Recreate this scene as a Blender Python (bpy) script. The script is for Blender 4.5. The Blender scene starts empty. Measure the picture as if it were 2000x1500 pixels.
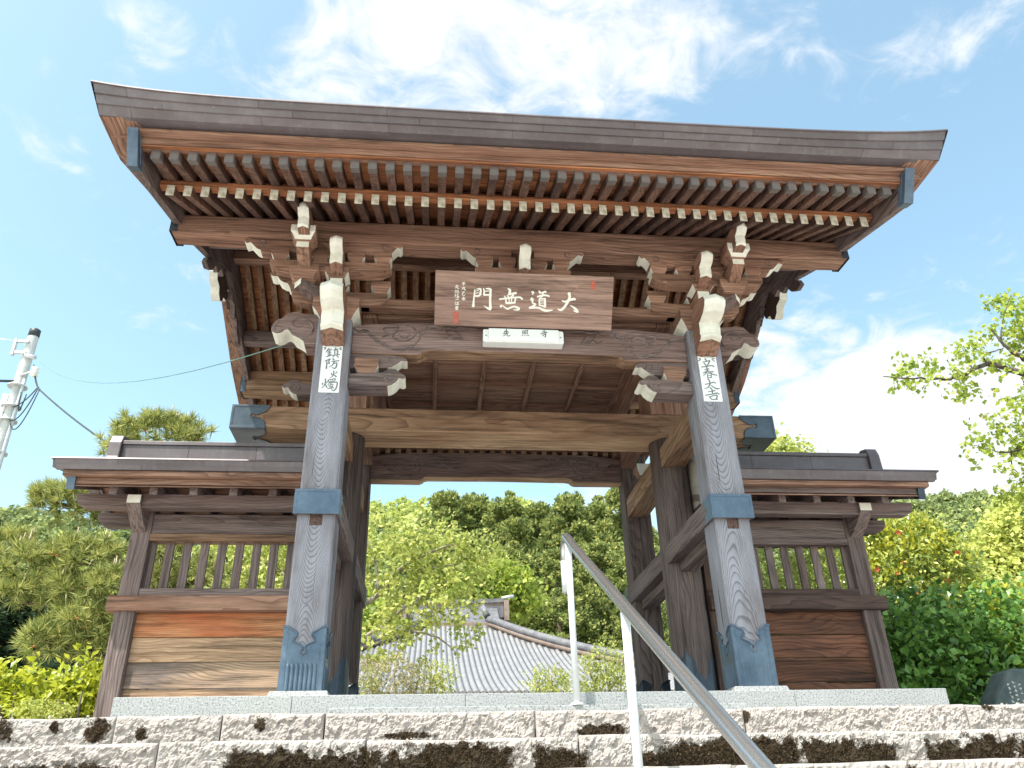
import bpy, bmesh, math, random
import numpy as np
from mathutils import Vector, Matrix, Euler
R = math.radians
random.seed(7); rng = np.random.default_rng(7)
sc = bpy.context.scene
COL = sc.collection
# ------------------------------------------------------------------ camera
cam = bpy.data.cameras.new('camera'); camo = bpy.data.objects.new('camera', cam); COL.objects.link(camo)
cam.sensor_fit = 'HORIZONTAL'; cam.sensor_width = 36.0; cam.lens = 36.0 * 1571.0 / 2000.0
cam.clip_start = 0.05; cam.clip_end = 6000
CAM = Vector((-0.7304, -5.8590, -0.6675)); YAW, PIT, ROL = 0.1059, 0.4922, -0.0254
fw = Vector((math.sin(YAW)*math.cos(PIT), math.cos(YAW)*math.cos(PIT), math.sin(PIT)))
rt = Vector((math.cos(YAW), -math.sin(YAW), 0)); up = rt.cross(fw)
r2 = rt*math.cos(ROL) + up*math.sin(ROL); u2 = -rt*math.sin(ROL) + up*math.cos(ROL)
m = Matrix((r2, u2, -fw)).transposed().to_4x4(); m.translation = CAM
camo.matrix_world = m
sc.camera = camo
# ------------------------------------------------------------------ light
SUN = Vector((-1.06, -1.0, 2.5)).normalized()
SUN_EL = math.asin(SUN.z); SUN_AZ = math.atan2(SUN.x, SUN.y)
sl = bpy.data.lights.new('sun', 'SUN'); so = bpy.data.objects.new('sun', sl); COL.objects.link(so)
sl.energy = 3.1; sl.angle = R(0.53); sl.color = (1.0, 0.955, 0.88)
so.rotation_euler = SUN.to_track_quat('Z', 'Y').to_euler(); so.location = (-20, -20, 40)
world = bpy.data.worlds.new('World'); sc.world = world; world.use_nodes = True
sc.view_settings.view_transform = 'Standard'; sc.view_settings.look = 'None'
sc.view_settings.exposure = 1.32; sc.view_settings.gamma = 1.0; sc.view_settings.use_curve_mapping = False
sc.render.film_transparent = False
sc.cycles.use_denoising = True
sc.cycles.max_bounces = 8; sc.cycles.diffuse_bounces = 4; sc.cycles.transparent_max_bounces = 6

class NT:
    """small helper for building node trees"""
    def __init__(s, tree): s.t = tree; s.n = tree.nodes; s.l = tree.links
    def __call__(s, kind, ins=None, **kw):
        n = s.n.new(kind)
        for k, v in kw.items(): setattr(n, k, v)
        for k, v in (ins or {}).items():
            sock = n.inputs[k]
            if isinstance(v, bpy.types.NodeSocket): s.l.new(v, sock)
            elif isinstance(v, bpy.types.Node): s.l.new(v.outputs[0], sock)
            else: sock.default_value = v
        return n
    def math(s, op, a, b=0.0, c=0.0, clamp=False):
        n = s.n.new('ShaderNodeMath'); n.operation = op; n.use_clamp = clamp
        for i, v in enumerate((a, b, c)):
            if isinstance(v, bpy.types.Node): v = v.outputs[0]
            if isinstance(v, bpy.types.NodeSocket): s.l.new(v, n.inputs[i])
            else: n.inputs[i].default_value = v
        return n.outputs[0]
    def ramp(s, fac, stops, interp='LINEAR'):
        n = s.n.new('ShaderNodeValToRGB'); n.color_ramp.interpolation = interp
        e = n.color_ramp.elements
        while len(e) < len(stops): e.new(0.5)
        for el, (p, c) in zip(e, stops):
            el.position = p; el.color = tuple(c) + (1,) if len(c) == 3 else c
        s.l.new(fac if isinstance(fac, bpy.types.NodeSocket) else fac.outputs[0], n.inputs[0])
        return n.outputs[0]
    def mix(s, fac, a, b, mode='MIX'):
        n = s.n.new('ShaderNodeMix'); n.data_type = 'RGBA'; n.blend_type = mode
        for sock, v in ((n.inputs[0], fac), (n.inputs[6], a), (n.inputs[7], b)):
            if isinstance(v, bpy.types.Node): v = v.outputs[0]
            if isinstance(v, bpy.types.NodeSocket): s.l.new(v, sock)
            elif isinstance(v, (int, float)): sock.default_value = v
            else: sock.default_value = tuple(v) + (1,) if len(v) == 3 else v
        return n.outputs[2]
    def mapping(s, vec, scale=(1,1,1), loc=(0,0,0), rot=(0,0,0)):
        n = s('ShaderNodeMapping', {'Scale': scale, 'Location': loc, 'Rotation': rot})
        s.l.new(vec, n.inputs[0]); return n.outputs[0]
    def noise(s, vec, scale, detail=4, rough=0.55, dist=0.0):
        n = s('ShaderNodeTexNoise', {'Scale': scale, 'Detail': detail, 'Roughness': rough, 'Distortion': dist})
        s.l.new(vec, n.inputs['Vector']); return n.outputs['Fac']

# ---- sky: Nishita air with a layer of clouds on it
def make_world():
    t = NT(world.node_tree); t.n.clear()
    sky = t('ShaderNodeTexSky'); sky.sky_type = 'NISHITA'; sky.sun_disc = False
    sky.sun_elevation = SUN_EL; sky.sun_rotation = SUN_AZ; sky.air_density = 1.0; sky.dust_density = 2.2; sky.ozone_density = 1.0; sky.altitude = 100
    tc = t('ShaderNodeTexCoord'); d = tc.outputs['Generated']
    sep = t('ShaderNodeSeparateXYZ'); t.l.new(d, sep.inputs[0])
    zc = t.math('MAXIMUM', sep.outputs[2], 0.02)
    inv = t.math('DIVIDE', 1.0, t.math('ADD', zc, 0.12))
    comb = t('ShaderNodeCombineXYZ', {0: t.math('MULTIPLY', sep.outputs[0], inv), 1: t.math('MULTIPLY', sep.outputs[1], inv), 2: 0.0})
    uv = comb.outputs[0]
    big = t.noise(t.mapping(uv, (1.0, 1.25, 1), (3.1, 1.7, 0)), 1.6, 3, 0.5)
    fine = t.noise(t.mapping(uv, (1.0, 1.0, 1), (0.4, 0.2, 0)), 9.0, 8, 0.62, 0.6)
    wisp = t.noise(t.mapping(uv, (1.0, 2.2, 1), (5.0, 0.2, 0), (0, 0, 0.5)), 5.0, 6, 0.6, 0.9)
    def lobe(dirv, sharp, amp):
        dd = t('ShaderNodeVectorMath', {0: d, 1: Vector(dirv).normalized()}, operation='DOT_PRODUCT')
        c = t.math('MULTIPLY', t.math('SUBTRACT', dd.outputs['Value'], 1.0), sharp)
        return t.math('MULTIPLY', t.math('EXPONENT', c), amp)
    cover = t.math('MULTIPLY', t.math('SUBTRACT', big, 0.5), 0.55)
    for dv, sh, am in CLOUDS:
        cover = t.math('ADD', cover, lobe(dv, sh, am))
    dens = t.math('ADD', cover, t.math('MULTIPLY', t.math('SUBTRACT', fine, 0.5), 1.9))
    dens = t.math('ADD', dens, t.math('MULTIPLY', t.math('SUBTRACT', wisp, 0.5), 0.7))
    alpha = t('ShaderNodeMapRange', {0: dens, 1: 0.10, 2: 0.85, 3: 0.0, 4: 1.0}, interpolation_type='SMOOTHSTEP').outputs[0]
    hz = t('ShaderNodeMapRange', {0: sep.outputs[2], 1: 0.0, 2: 0.12, 3: 0.35, 4: 1.0}).outputs[0]
    alpha = t.math('MULTIPLY', alpha, hz)
    shade = t.math('ADD', 0.86, t.math('MULTIPLY', fine, 0.28))
    cl = t('ShaderNodeCombineColor', {0: t.math('MULTIPLY', shade, CLOUD_COL[0]), 1: t.math('MULTIPLY', shade, CLOUD_COL[1]), 2: t.math('MULTIPLY', shade, CLOUD_COL[2])})
    skyc = t.mix(1.0, sky.outputs[0], SKY_TINT, 'MULTIPLY')
    col = t.mix(t.math('MULTIPLY', alpha, 0.96), skyc, cl.outputs[0])
    bg = t('ShaderNodeBackground', {'Color': col, 'Strength': SKY_STR})
    out = t('ShaderNodeOutputWorld', {0: bg.outputs[0]})
SKY_STR = 0.13
SKY_TINT = (1.28, 1.37, 1.10)
CLOUD_COL = (3.35, 3.42, 3.5)
def px(u, v):                       # direction of the sky seen around a place of the photograph
    return fw + r2*((u-1000)/1571.0) + u2*((750-v)/1571.0)
CLOUDS = [(px(960, 60), 60, 0.62), (px(680, 130), 120, 0.34), (px(1250, 120), 110, 0.4), (px(1400, 20), 200, 0.2), (px(1960, 860), 70, 1.0), (px(1720, 830), 110, 0.75), (px(1560, 830), 200, 0.4), (px(1180, 950), 300, 0.5),
          (px(250, 90), 140, 0.42), (px(110, 420), 200, 0.42), (px(380, 570), 160, 0.4), (px(540, 70), 300, 0.25), (px(1480, 640), 200, 0.35), (px(1620, 100), 60, 0.34), (px(1930, 60), 150, 0.36), (px(0, 720), 12, -0.5), (px(1750, 420), 22, -0.55), (px(470, 60), 160, -0.2), (px(1430, 230), 250, -0.2),
          ((0.3, -0.8, 0.5), 5, 0.25), ((-0.9, -0.1, 0.5), 8, 0.15), ((0.9, -0.2, 0.35), 6, 0.25)]
make_world()

# ------------------------------------------------------------------ object helpers
def link(o, parent=None):
    COL.objects.link(o)
    if parent is not None: o.parent = parent
    return o
def tag(o, label=None, cat=None, group=None, kind=None):
    if label: o['label'] = label
    if cat: o['category'] = cat
    if group: o['group'] = group
    if kind: o['kind'] = kind
    return o
def thing(name, label, cat, group=None, loc=(0, 0, 0)):
    o = bpy.data.objects.new(name, None); o.empty_display_size = 0.2; o.location = loc; COL.objects.link(o)
    return tag(o, label, cat, group)
class MB:
    """collects simple shapes into one mesh"""
    def __init__(s): s.v = []; s.f = []; s.sm = []
    def add(s, vs, fs, smooth=False):
        b = len(s.v); s.v += [tuple(p) for p in vs]; s.f += [tuple(i+b for i in f) for f in fs]; s.sm += [smooth]*len(fs); return s
    def box(s, x0, x1, y0, y1, z0, z1):
        return s.hexa([(x0,y0,z0),(x1,y0,z0),(x1,y1,z0),(x0,y1,z0),(x0,y0,z1),(x1,y0,z1),(x1,y1,z1),(x0,y1,z1)])
    def hexa(s, p): return s.add(p, [(0,3,2,1),(4,5,6,7),(0,1,5,4),(1,2,6,5),(2,3,7,6),(3,0,4,7)])
    def prism(s, poly, a, b, axis='y'):
        """extrude a 2-D outline between a and b along an axis (x: (y,z) outline, y: (x,z), z: (x,y))"""
        f = {'x': lambda p, t: (t, p[0], p[1]), 'y': lambda p, t: (p[0], t, p[1]), 'z': lambda p, t: (p[0], p[1], t)}[axis]
        n = len(poly); vs = [f(p, a) for p in poly] + [f(p, b) for p in poly]
        area = sum(poly[i][0]*poly[(i+1) % n][1]-poly[(i+1) % n][0]*poly[i][1] for i in range(n))
        fs = [tuple(range(n)), tuple(range(2*n-1, n-1, -1))] + [(i, i+n, (i+1) % n+n, (i+1) % n) for i in range(n)]
        flip = (area > 0) != (axis == 'y')
        if b < a: flip = not flip
        if flip: fs = [tuple(reversed(q)) for q in fs]
        return s.add(vs, fs)
    def tube(s, path, r, n=8, cap=True, smooth=True):
        path = [Vector(p) for p in path]; k = len(path); rs = r if isinstance(r, (list, tuple)) else [r]*k
        vs = []; prev = None
        for i, p in enumerate(path):
            tdir = (path[min(i+1, k-1)]-path[max(i-1, 0)])
            tdir = tdir.normalized() if tdir.length > 1e-9 else Vector((0, 0, 1))
            if prev is None: a = tdir.orthogonal().normalized()
            else:
                a = prev - tdir*prev.dot(tdir)
                a = a.normalized() if a.length > 1e-6 else tdir.orthogonal().normalized()
            prev = a; b = tdir.cross(a)
            for j in range(n):
                t = 2*math.pi*j/n; vs.append(p + (a*math.cos(t)+b*math.sin(t))*rs[i])
        fs = [(i*n+j, i*n+(j+1) % n, (i+1)*n+(j+1) % n, (i+1)*n+j) for i in range(k-1) for j in range(n)]
        b0 = len(s.v); s.add(vs, fs, smooth)
        if cap: s.f += [tuple(b0+j for j in range(n-1, -1, -1)), tuple(b0+(k-1)*n+j for j in range(n))]; s.sm += [False]*2
        return s
    def lathe(s, prof, n=24, c=(0, 0), smooth=True):
        """prof: (radius, z) from bottom to top about a vertical axis"""
        vs = [(c[0]+r*math.cos(2*math.pi*j/n), c[1]+r*math.sin(2*math.pi*j/n), z) for r, z in prof for j in range(n)]
        fs = [(i*n+j, i*n+(j+1) % n, (i+1)*n+(j+1) % n, (i+1)*n+j) for i in range(len(prof)-1) for j in range(n)]
        b0 = len(s.v); s.add(vs, fs, smooth)
        s.f += [tuple(b0+j for j in range(n-1, -1, -1)), tuple(b0+(len(prof)-1)*n+j for j in range(n))]; s.sm += [False]*2
        return s
    def grid(s, P, smooth=True, flip=False):
        """P: rows of points"""
        h, w = len(P), len(P[0]); vs = [p for row in P for p in row]
        fs = [(i*w+j, i*w+j+1, (i+1)*w+j+1, (i+1)*w+j) for i in range(h-1) for j in range(w-1)]
        if flip: fs = [tuple(reversed(q)) for q in fs]
        return s.add(vs, fs, smooth)
    def mirror(s, on=True):
        if on: s.v = [(-x, y, z) for x, y, z in s.v]; s.f = [tuple(reversed(q)) for q in s.f]
        return s
    def mesh(s, name):
        me = bpy.data.meshes.new(name); me.from_pydata(s.v, [], s.f)
        me.polygons.foreach_set('use_smooth', s.sm); me.update(); return me
    def build(s, name, mat, parent=None, bevel=0.0, label=None, seg=2, loc=None):
        me = s.mesh(name); o = bpy.data.objects.new(name, me); link(o, parent)
        if loc: o.location = loc
        if mat: me.materials.append(mat)
        if bevel:
            b = o.modifiers.new('bevel', 'BEVEL'); b.width = bevel; b.segments = seg; b.limit_method = 'ANGLE'; b.angle_limit = R(35); b.harden_normals = False
        if label: o['label'] = label
        return o
def copy_part(o, loc, parent=None, deep=True):
    c = o.copy(); COL.objects.link(c); c.location = loc
    if parent is not None: c.parent = parent
    if deep:
        for ch in o.children:
            d = ch.copy(); COL.objects.link(d); d.parent = c
    return c
def np_mesh(name, V, F, mats, smooth=False, idx=None):
    V = np.asarray(V, np.float32); F = np.asarray(F, np.int32); k = F.shape[1]
    me = bpy.data.meshes.new(name)
    me.vertices.add(len(V)); me.vertices.foreach_set('co', V.ravel())
    me.loops.add(F.size); me.loops.foreach_set('vertex_index', F.ravel())
    me.polygons.add(len(F)); me.polygons.foreach_set('loop_start', np.arange(0, F.size, k, dtype=np.int32))
    me.polygons.foreach_set('loop_total', np.full(len(F), k, np.int32))
    if idx is not None: me.polygons.foreach_set('material_index', np.asarray(idx, np.int32))
    me.polygons.foreach_set('use_smooth', np.full(len(F), smooth))
    for m_ in (mats if isinstance(mats, (list, tuple)) else [mats]): me.materials.append(m_)
    me.update(calc_edges=True); return me
def fbm(x, y, seed=0, octaves=4):
    """cheap smooth pseudo-noise on arrays, about -1..1"""
    r = np.random.default_rng(seed); out = 0; amp = 1.0; fr = 1.0; tot = 0
    for _ in range(octaves):
        s_ = 0
        for _k in range(4):
            a = r.uniform(0, 2*np.pi); p = r.uniform(0, 6.28); f = fr*r.uniform(0.7, 1.3)
            s_ = s_ + np.sin((x*np.cos(a)+y*np.sin(a))*f+p)
        out = out + amp*s_/2.2; tot += amp; amp *= 0.5; fr *= 2.1
    return out/tot
# ------------------------------------------------------------------ materials
def new_mat(name):
    mt = bpy.data.materials.new(name); mt.use_nodes = True; t = NT(mt.node_tree); t.n.clear()
    return mt, t
def finish(t, col, rough=0.7, spec=0.3, metal=0.0, bump=None, bstr=0.3, bdist=0.01, **kw):
    ins = {'Base Color': col, 'Roughness': rough, 'Metallic': metal, 'Specular IOR Level': spec}; ins.update(kw)
    p = t('ShaderNodeBsdfPrincipled', ins)
    if bump is not None:
        b = t('ShaderNodeBump', {'Strength': bstr, 'Distance': bdist, 'Height': bump}); t.l.new(b.outputs[0], p.inputs['Normal'])
    t('ShaderNodeOutputMaterial', {0: p.outputs[0]}); return p
_wc = {}
WOOD = {
 'fresh':  ((.52, .36, .225), (.36, .22, .125), (.30, .17, .095), .024),  # paler underside timber: less weathered, with bounced light put into the colour
 'rafter': ((.185, .108, .08), (.075, .042, .032), (.06, .038, .034), .022),
 'maincol': ((.165, .128, .118), (.062, .046, .042), (.085, .064, .058), .018),
 'board_tan': ((.50, .34, .215), (.29, .175, .105), (.27, .17, .11), .017),   # early wood, late wood, blotch colour, ring spacing (m)
 'post':   ((.335, .335, .375), (.13, .125, .14), (.26, .235, .245), .0135),
 'grey':   ((.215, .170, .160), (.090, .068, .066), (.145, .102, .09), .020),
 'koryo':  ((.265, .19, .172), (.145, .095, .083), (.165, .11, .095), .026),
 'brown':  ((.33, .20, .142), (.155, .088, .062), (.20, .105, .072), .024),
 'tan':    ((.33, .215, .135), (.165, .098, .06), (.17, .095, .06), .030),
 'orange': ((.46, .195, .09), (.30, .115, .05), (.20, .085, .045), .030),
 'dark':   ((.13, .085, .07), (.06, .037, .031), (.07, .043, .035), .022),
 'sign':   ((.37, .25, .20), (.28, .185, .145), (.27, .175, .145), .034),
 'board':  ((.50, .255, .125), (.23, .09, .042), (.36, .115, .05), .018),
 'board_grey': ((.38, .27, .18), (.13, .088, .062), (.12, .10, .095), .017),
 'board_shaded': ((.20, .088, .05), (.075, .034, .024), (.065, .036, .028), .022),  # darker boards of the right wall, roof shade put into the colour
}
def wood(kind, axis='x', seed=0):
    key = (kind, axis, seed)
    if key in _wc: return _wc[key]
    a, b, c, sp = WOOD[kind]
    a, b, c = [(q[0]*1.02, q[1]*.985, q[2]*1.0) for q in (a, b, c)]
    mt, t = new_mat('wood_%s_%s' % (kind, axis) + ('_%d' % seed if seed else ''))
    tc = t('ShaderNodeTexCoord'); oi = t('ShaderNodeObjectInfo')
    rv = t('ShaderNodeCombineXYZ', {0: t.math('MULTIPLY', oi.outputs['Random'], 3.7), 1: t.math('MULTIPLY', oi.outputs['Random'], 7.3), 2: t.math('MULTIPLY', oi.outputs['Random'], 5.1)})
    p0 = t('ShaderNodeVectorMath', {0: tc.outputs['Object'], 1: rv.outputs[0]}, operation='ADD').outputs[0]
    if seed: p0 = t('ShaderNodeVectorMath', {0: p0, 1: (seed*1.37, seed*2.11, seed*0.77)}, operation='ADD').outputs[0]
    rot = {'x': (0, R(90), 0), 'y': (R(90), 0, 0), 'z': (0, 0, 0)}[axis]
    vec = t.mapping(p0, rot=rot)                       # local z runs along the grain
    st = t.mapping(vec, (1, 1, 0.09))
    warp = t('ShaderNodeTexNoise', {'Scale': 3.2, 'Detail': 2.0, 'Roughness': 0.45}); t.l.new(t.mapping(vec, (1, 1, 0.32)), warp.inputs['Vector'])
    wv = t('ShaderNodeVectorMath', {0: warp.outputs['Color'], 1: (.5, .5, .5)}, operation='SUBTRACT').outputs[0]
    wv = t('ShaderNodeVectorMath', {0: wv, 'Scale': 0.22}, operation='SCALE').outputs[0]
    q = t('ShaderNodeVectorMath', {0: vec, 1: wv}, operation='ADD').outputs[0]
    sx = t('ShaderNodeSeparateXYZ'); t.l.new(q, sx.inputs[0])
    # distance from a pith that repeats every 0.9 m, so every face shows flat and quarter grain
    ux = t.math('PINGPONG', sx.outputs[0], 0.45); uy = t.math('PINGPONG', t.math('ADD', sx.outputs[1], 0.31), 0.45)
    rr = t.math('SQRT', t.math('ADD', t.math('MULTIPLY', ux, ux), t.math('MULTIPLY', uy, uy)))
    ring = t.math('FRACT', t.math('MULTIPLY', rr, 1.0/sp))
    late = t.math('POWER', ring, 3.2)
    fib = t.noise(t.mapping(vec, (1, 1, 0.018)), 210, 3, 0.6)
    blot = t.noise(t.mapping(vec, (1, 1, 0.3)), 2.6, 5, 0.62)
    blot2 = t.noise(t.mapping(vec, (1, 1, 0.13)), 11.0, 4, 0.6)
    col = t.mix(t.math('MULTIPLY', late, 0.95), a, b)
    col = t.mix(t.ramp(blot, [(.42, (0, 0, 0)), (.68, (1, 1, 1))]), col, c)
    col = t.mix(t.math('MULTIPLY', t.ramp(blot2, [(.55, (0, 0, 0)), (.75, (1, 1, 1))]), 0.4), col, c)
    fv = t.math('ADD', 0.40, t.math('MULTIPLY', fib, 1.2))
    strk = t.noise(t.mapping(vec, (1, 1, 0.05)), 26.0, 5, 0.7)
    fv = t.math('MULTIPLY', fv, t.ramp(strk, [(.36, (.45, .45, .45)), (.52, (1, 1, 1)), (.75, (1.12, 1.12, 1.12))]))
    tv = t.math('ADD', 0.86, t.math('MULTIPLY', oi.outputs['Random'], 0.28))
    fv = t.math('MULTIPLY', fv, tv)
    cc = t('ShaderNodeCombineColor', {0: fv, 1: fv, 2: fv})
    col = t.mix(1.0, col, cc.outputs[0], 'MULTIPLY')
    hgt = t.math('SUBTRACT', t.math('MULTIPLY', fib, 0.6), t.math('MULTIPLY', late, 0.7))
    finish(t, col, 0.78, 0.22, bump=hgt, bstr=0.5, bdist=0.004)
    _wc[key] = mt; return mt
def flat(name, c1, c2, scale=6, rough=0.6, spec=0.3, metal=0.0, bstr=0.15, bdist=0.004, stops=(.35, .7), fine=0.0, stretch=(1, 1, 1)):
    mt, t = new_mat(name); tc = t('ShaderNodeTexCoord')
    v = t.mapping(tc.outputs['Object'], stretch)
    n1 = t.noise(v, scale, 6, 0.6)
    col = t.ramp(n1, [(stops[0], c1), (stops[1], c2)])
    bm = n1
    if fine:
        n2 = t.noise(v, fine, 3, 0.6); g = t.math('ADD', 0.75, t.math('MULTIPLY', n2, 0.5))
        col = t.mix(1.0, col, t('ShaderNodeCombineColor', {0: g, 1: g, 2: g}).outputs[0], 'MULTIPLY'); bm = n2
    finish(t, col, rough, spec, metal, bump=bm, bstr=bstr, bdist=bdist)
    return mt
M = {}
M['white'] = flat('lime_white_paint', (.62, .60, .52), (.76, .75, .68), 9, 0.85, 0.2, fine=160, stops=(.3, .6))
M['white_old'] = flat('stained_white_paint', (.42, .37, .27), (.66, .63, .54), 22, 0.85, 0.2, fine=60, stops=(.36, .58))
def copper_mat():
    mt, t = new_mat('brown_copper_sheet'); tc = t('ShaderNodeTexCoord'); o = tc.outputs['Object']
    n1 = t.noise(t.mapping(o, (.6, 1, 2)), 3.0, 6, .65); n2 = t.noise(o, 48, 4, .6); n3 = t.noise(t.mapping(o, (1, 1, .25)), 14, 5, .7); oi = t('ShaderNodeObjectInfo')
    col = t.ramp(n1, [(.3, (.098, .078, .084)), (.55, (.125, .105, .114)), (.75, (.165, .142, .15))])
    col = t.mix(t.math('MULTIPLY', t.ramp(n3, [(.5, (0, 0, 0)), (.72, (1, 1, 1))]), .4), col, (.19, .175, .18))
    col = t.mix(t.ramp(n2, [(.70, (0, 0, 0)), (.74, (1, 1, 1))]), col, (.36, .36, .35))
    g = t.math('ADD', .86, t.math('MULTIPLY', oi.outputs['Random'], .28)); col = t.mix(1.0, col, t('ShaderNodeCombineColor', {0: g, 1: g, 2: g}).outputs[0], 'MULTIPLY')
    finish(t, col, .45, .4, .25, bump=n1, bstr=.12, bdist=.006); return mt
M['copper'] = copper_mat()
M['copper_plain'] = flat('plain_copper', (.115, .095, .103), (.165, .138, .146), 3.0, 0.42, 0.45, 0.35, 0.08, fine=40, stretch=(.5, 1, 2))
M['plate'] = flat('blue_grey_metal_plate', (.062, .095, .145), (.115, .16, .22), 5.0, 0.38, 0.5, 0.35, 0.1, fine=30)
M['plate_cap'] = flat('dull_metal_beam_cap', (.06, .078, .10), (.10, .125, .15), 5.0, 0.34, 0.5, 0.5, 0.1, fine=30)
M['plate_dark'] = flat('dark_metal_plate', (.03, .042, .06), (.055, .07, .09), 5.0, 0.35, 0.5, 0.4, 0.1, fine=30)
M['steel'] = flat('brushed_stainless_steel', (.50, .50, .505), (.54, .54, .55), 3, 0.27, 0.5, 0.9, 0.05, fine=300, stretch=(1, 1, .05))
M['pole_white'] = flat('white_painted_tube', (.58, .60, .62), (.66, .68, .70), 10, 0.35, 0.5, 0.0, 0.02)
M['paper'] = flat('white_paper', (.74, .75, .74), (.82, .82, .81), 20, 0.7, 0.3, 0, 0.02)
M['plastic'] = flat('white_plastic', (.76, .77, .76), (.82, .82, .81), 12, 0.25, 0.5, 0, 0.02)
M['ink'] = flat('grey_ink', (.14, .15, .17), (.20, .21, .23), 90, 0.7, 0.3)
M['ink_dark'] = flat('dark_ink', (.05, .05, .06), (.09, .09, .10), 90, 0.6, 0.3)
M['gilt'] = flat('white_carved_lettering', (.72, .70, .64), (.82, .80, .75), 60, 0.7, 0.3)
M['red'] = flat('vermilion_seal', (.42, .075, .05), (.52, .12, .08), 60, 0.7, 0.3)
M['soil'] = flat('soil', (.10, .075, .05), (.20, .16, .12), 5, 0.95, 0.1, bstr=0.6, bdist=0.03, fine=60)
M['concrete'] = flat('utility_pole_concrete', (.42, .43, .43), (.56, .57, .57), 3, 0.8, 0.3, fine=40)
M['cable'] = flat('black_cable', (.02, .03, .035), (.04, .05, .055), 10, 0.5, 0.4)
M['galv'] = flat('galvanised_steel', (.46, .48, .49), (.62, .63, .64), 14, 0.45, 0.5, 0.5, 0.05)
M['bark'] = flat('bark', (.06, .048, .038), (.17, .14, .115), 16, 0.9, 0.15, bstr=0.8, bdist=0.02, fine=60, stretch=(1, 1, .3))
M['bark_pale'] = flat('pale_bark', (.22, .19, .15), (.40, .36, .30), 14, 0.9, 0.15, bstr=0.6, bdist=0.01, fine=60, stretch=(1, 1, .4))
M['roof_pan_shade'] = flat('roof_pan_painted_shade', (.07, .07, .075), (.10, .10, .105), 3, .6, .3)  # darker than the ribs: paints the shade in the gaps between them
M['roof'] = flat('grey_metal_roof', (.22, .215, .225), (.275, .27, .28), 2.2, 0.5, 0.4, 0.1, 0.04, fine=12)
M['roof_dark'] = flat('dark_grey_ridge_tile', (.10, .10, .115), (.20, .19, .20), 4, 0.5, 0.4, 0.1, 0.1, fine=20)
M['roof_brown'] = flat('brown_ridge_trim', (.17, .12, .10), (.28, .215, .185), 4, 0.6, 0.3, 0.0, 0.1, fine=20)
M['hall_wall'] = flat('hall_plaster', (.55, .52, .46), (.66, .63, .57), 2, 0.9, 0.2)
def granite():
    mt, t = new_mat('speckled_pale_granite'); tc = t('ShaderNodeTexCoord'); o = tc.outputs['Object']
    n1 = t.noise(o, 95, 3, 0.7); n2 = t.noise(o, 190, 2, 0.6); n3 = t.noise(o, 3.0, 4, 0.6)
    col = t.ramp(n1, [(.34, (.10, .105, .11)), (.45, (.27, .278, .287)), (.60, (.39, .395, .40))])
    col = t.mix(t.math('MULTIPLY', t.ramp(n2, [(.55, (0, 0, 0)), (.66, (1, 1, 1))]), 0.6), col, (.19, .20, .21))
    g = t.math('ADD', 0.86, t.math('MULTIPLY', n3, 0.28))
    col = t.mix(1.0, col, t('ShaderNodeCombineColor', {0: g, 1: g, 2: g}).outputs[0], 'MULTIPLY')
    finish(t, col, 0.6, 0.4, bump=n1, bstr=0.12, bdist=0.002); return mt
M['granite'] = granite()
def post_wood(name, cu, z0, a_, b_, wamp, seed):
    mt, t = new_mat(name); tc = t('ShaderNodeTexCoord'); o = tc.outputs['Object']; g = t('ShaderNodeNewGeometry')
    s = t('ShaderNodeSeparateXYZ'); t.l.new(o, s.inputs[0]); sn = t('ShaderNodeSeparateXYZ'); t.l.new(g.outputs['True Normal'], sn.inputs[0])
    side = t.math('GREATER_THAN', t.math('ABSOLUTE', sn.outputs[0]), 0.6)
    w1 = t.noise(t.mapping(o, (1, 1, .5), (seed, 0, 0)), 2.4, 3, .5); w2 = t.noise(t.mapping(o, (1, 1, .06), (seed, 3, 0)), 30, 3, .5)
    u = t.math('ADD', t.math('SUBTRACT', t.math('ABSOLUTE', s.outputs[0]), cu), t.math('ADD', t.math('MULTIPLY', t.math('SUBTRACT', w1, .5), wamp), t.math('MULTIPLY', t.math('SUBTRACT', w2, .5), .012)))
    g1 = t.math('PINGPONG', t.math('ADD', s.outputs[2], t.math('ADD', 3.0-z0, t.math('MULTIPLY', w1, .5))), 1.5)
    ph = t.math('ADD', t.math('MULTIPLY', t.math('MULTIPLY', u, u), b_), t.math('MULTIPLY', g1, -a_))
    ps = t.math('ADD', t.math('MULTIPLY', s.outputs[1], 105.0), t.math('MULTIPLY', w1, 9.0))
    phm = t.math('ADD', t.math('MULTIPLY', ph, t.math('SUBTRACT', 1.0, side)), t.math('MULTIPLY', ps, side))
    fr = t.math('FRACT', phm); ln = t.ramp(fr, [(0, (1, 1, 1)), (.62, (.93, .93, .93)), (.86, (.52, .52, .53)), (.97, (.6, .6, .61)), (1.0, (1, 1, 1))])
    fib = t.noise(t.mapping(o, (1, 1, .02)), 230, 3, .65); bl = t.noise(t.mapping(o, (1, 1, .25), (seed, 1, 1)), 5.0, 5, .65)
    base = t.ramp(bl, [(.32, (.17, .145, .15)), (.5, (.27, .265, .305)), (.72, (.36, .36, .42))])
    fv = t.math('ADD', .55, t.math('MULTIPLY', fib, .9)); cc = t('ShaderNodeCombineColor', {0: fv, 1: fv, 2: fv})
    col = t.mix(1.0, t.mix(1.0, base, ln, 'MULTIPLY'), cc.outputs[0], 'MULTIPLY')
    crack = t.noise(t.mapping(o, (1, 1, .03), (seed*2, 5, 1)), 34, 2, .5)
    col = t.mix(t.ramp(crack, [(.27, (1, 1, 1)), (.31, (0, 0, 0))]), col, (.05, .042, .042))
    hh = t.math('ADD', t.math('MULTIPLY', fib, .5), t.math('MULTIPLY', ln, .6))
    finish(t, col, .8, .2, bump=hh, bstr=.45, bdist=.004); return mt
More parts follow.
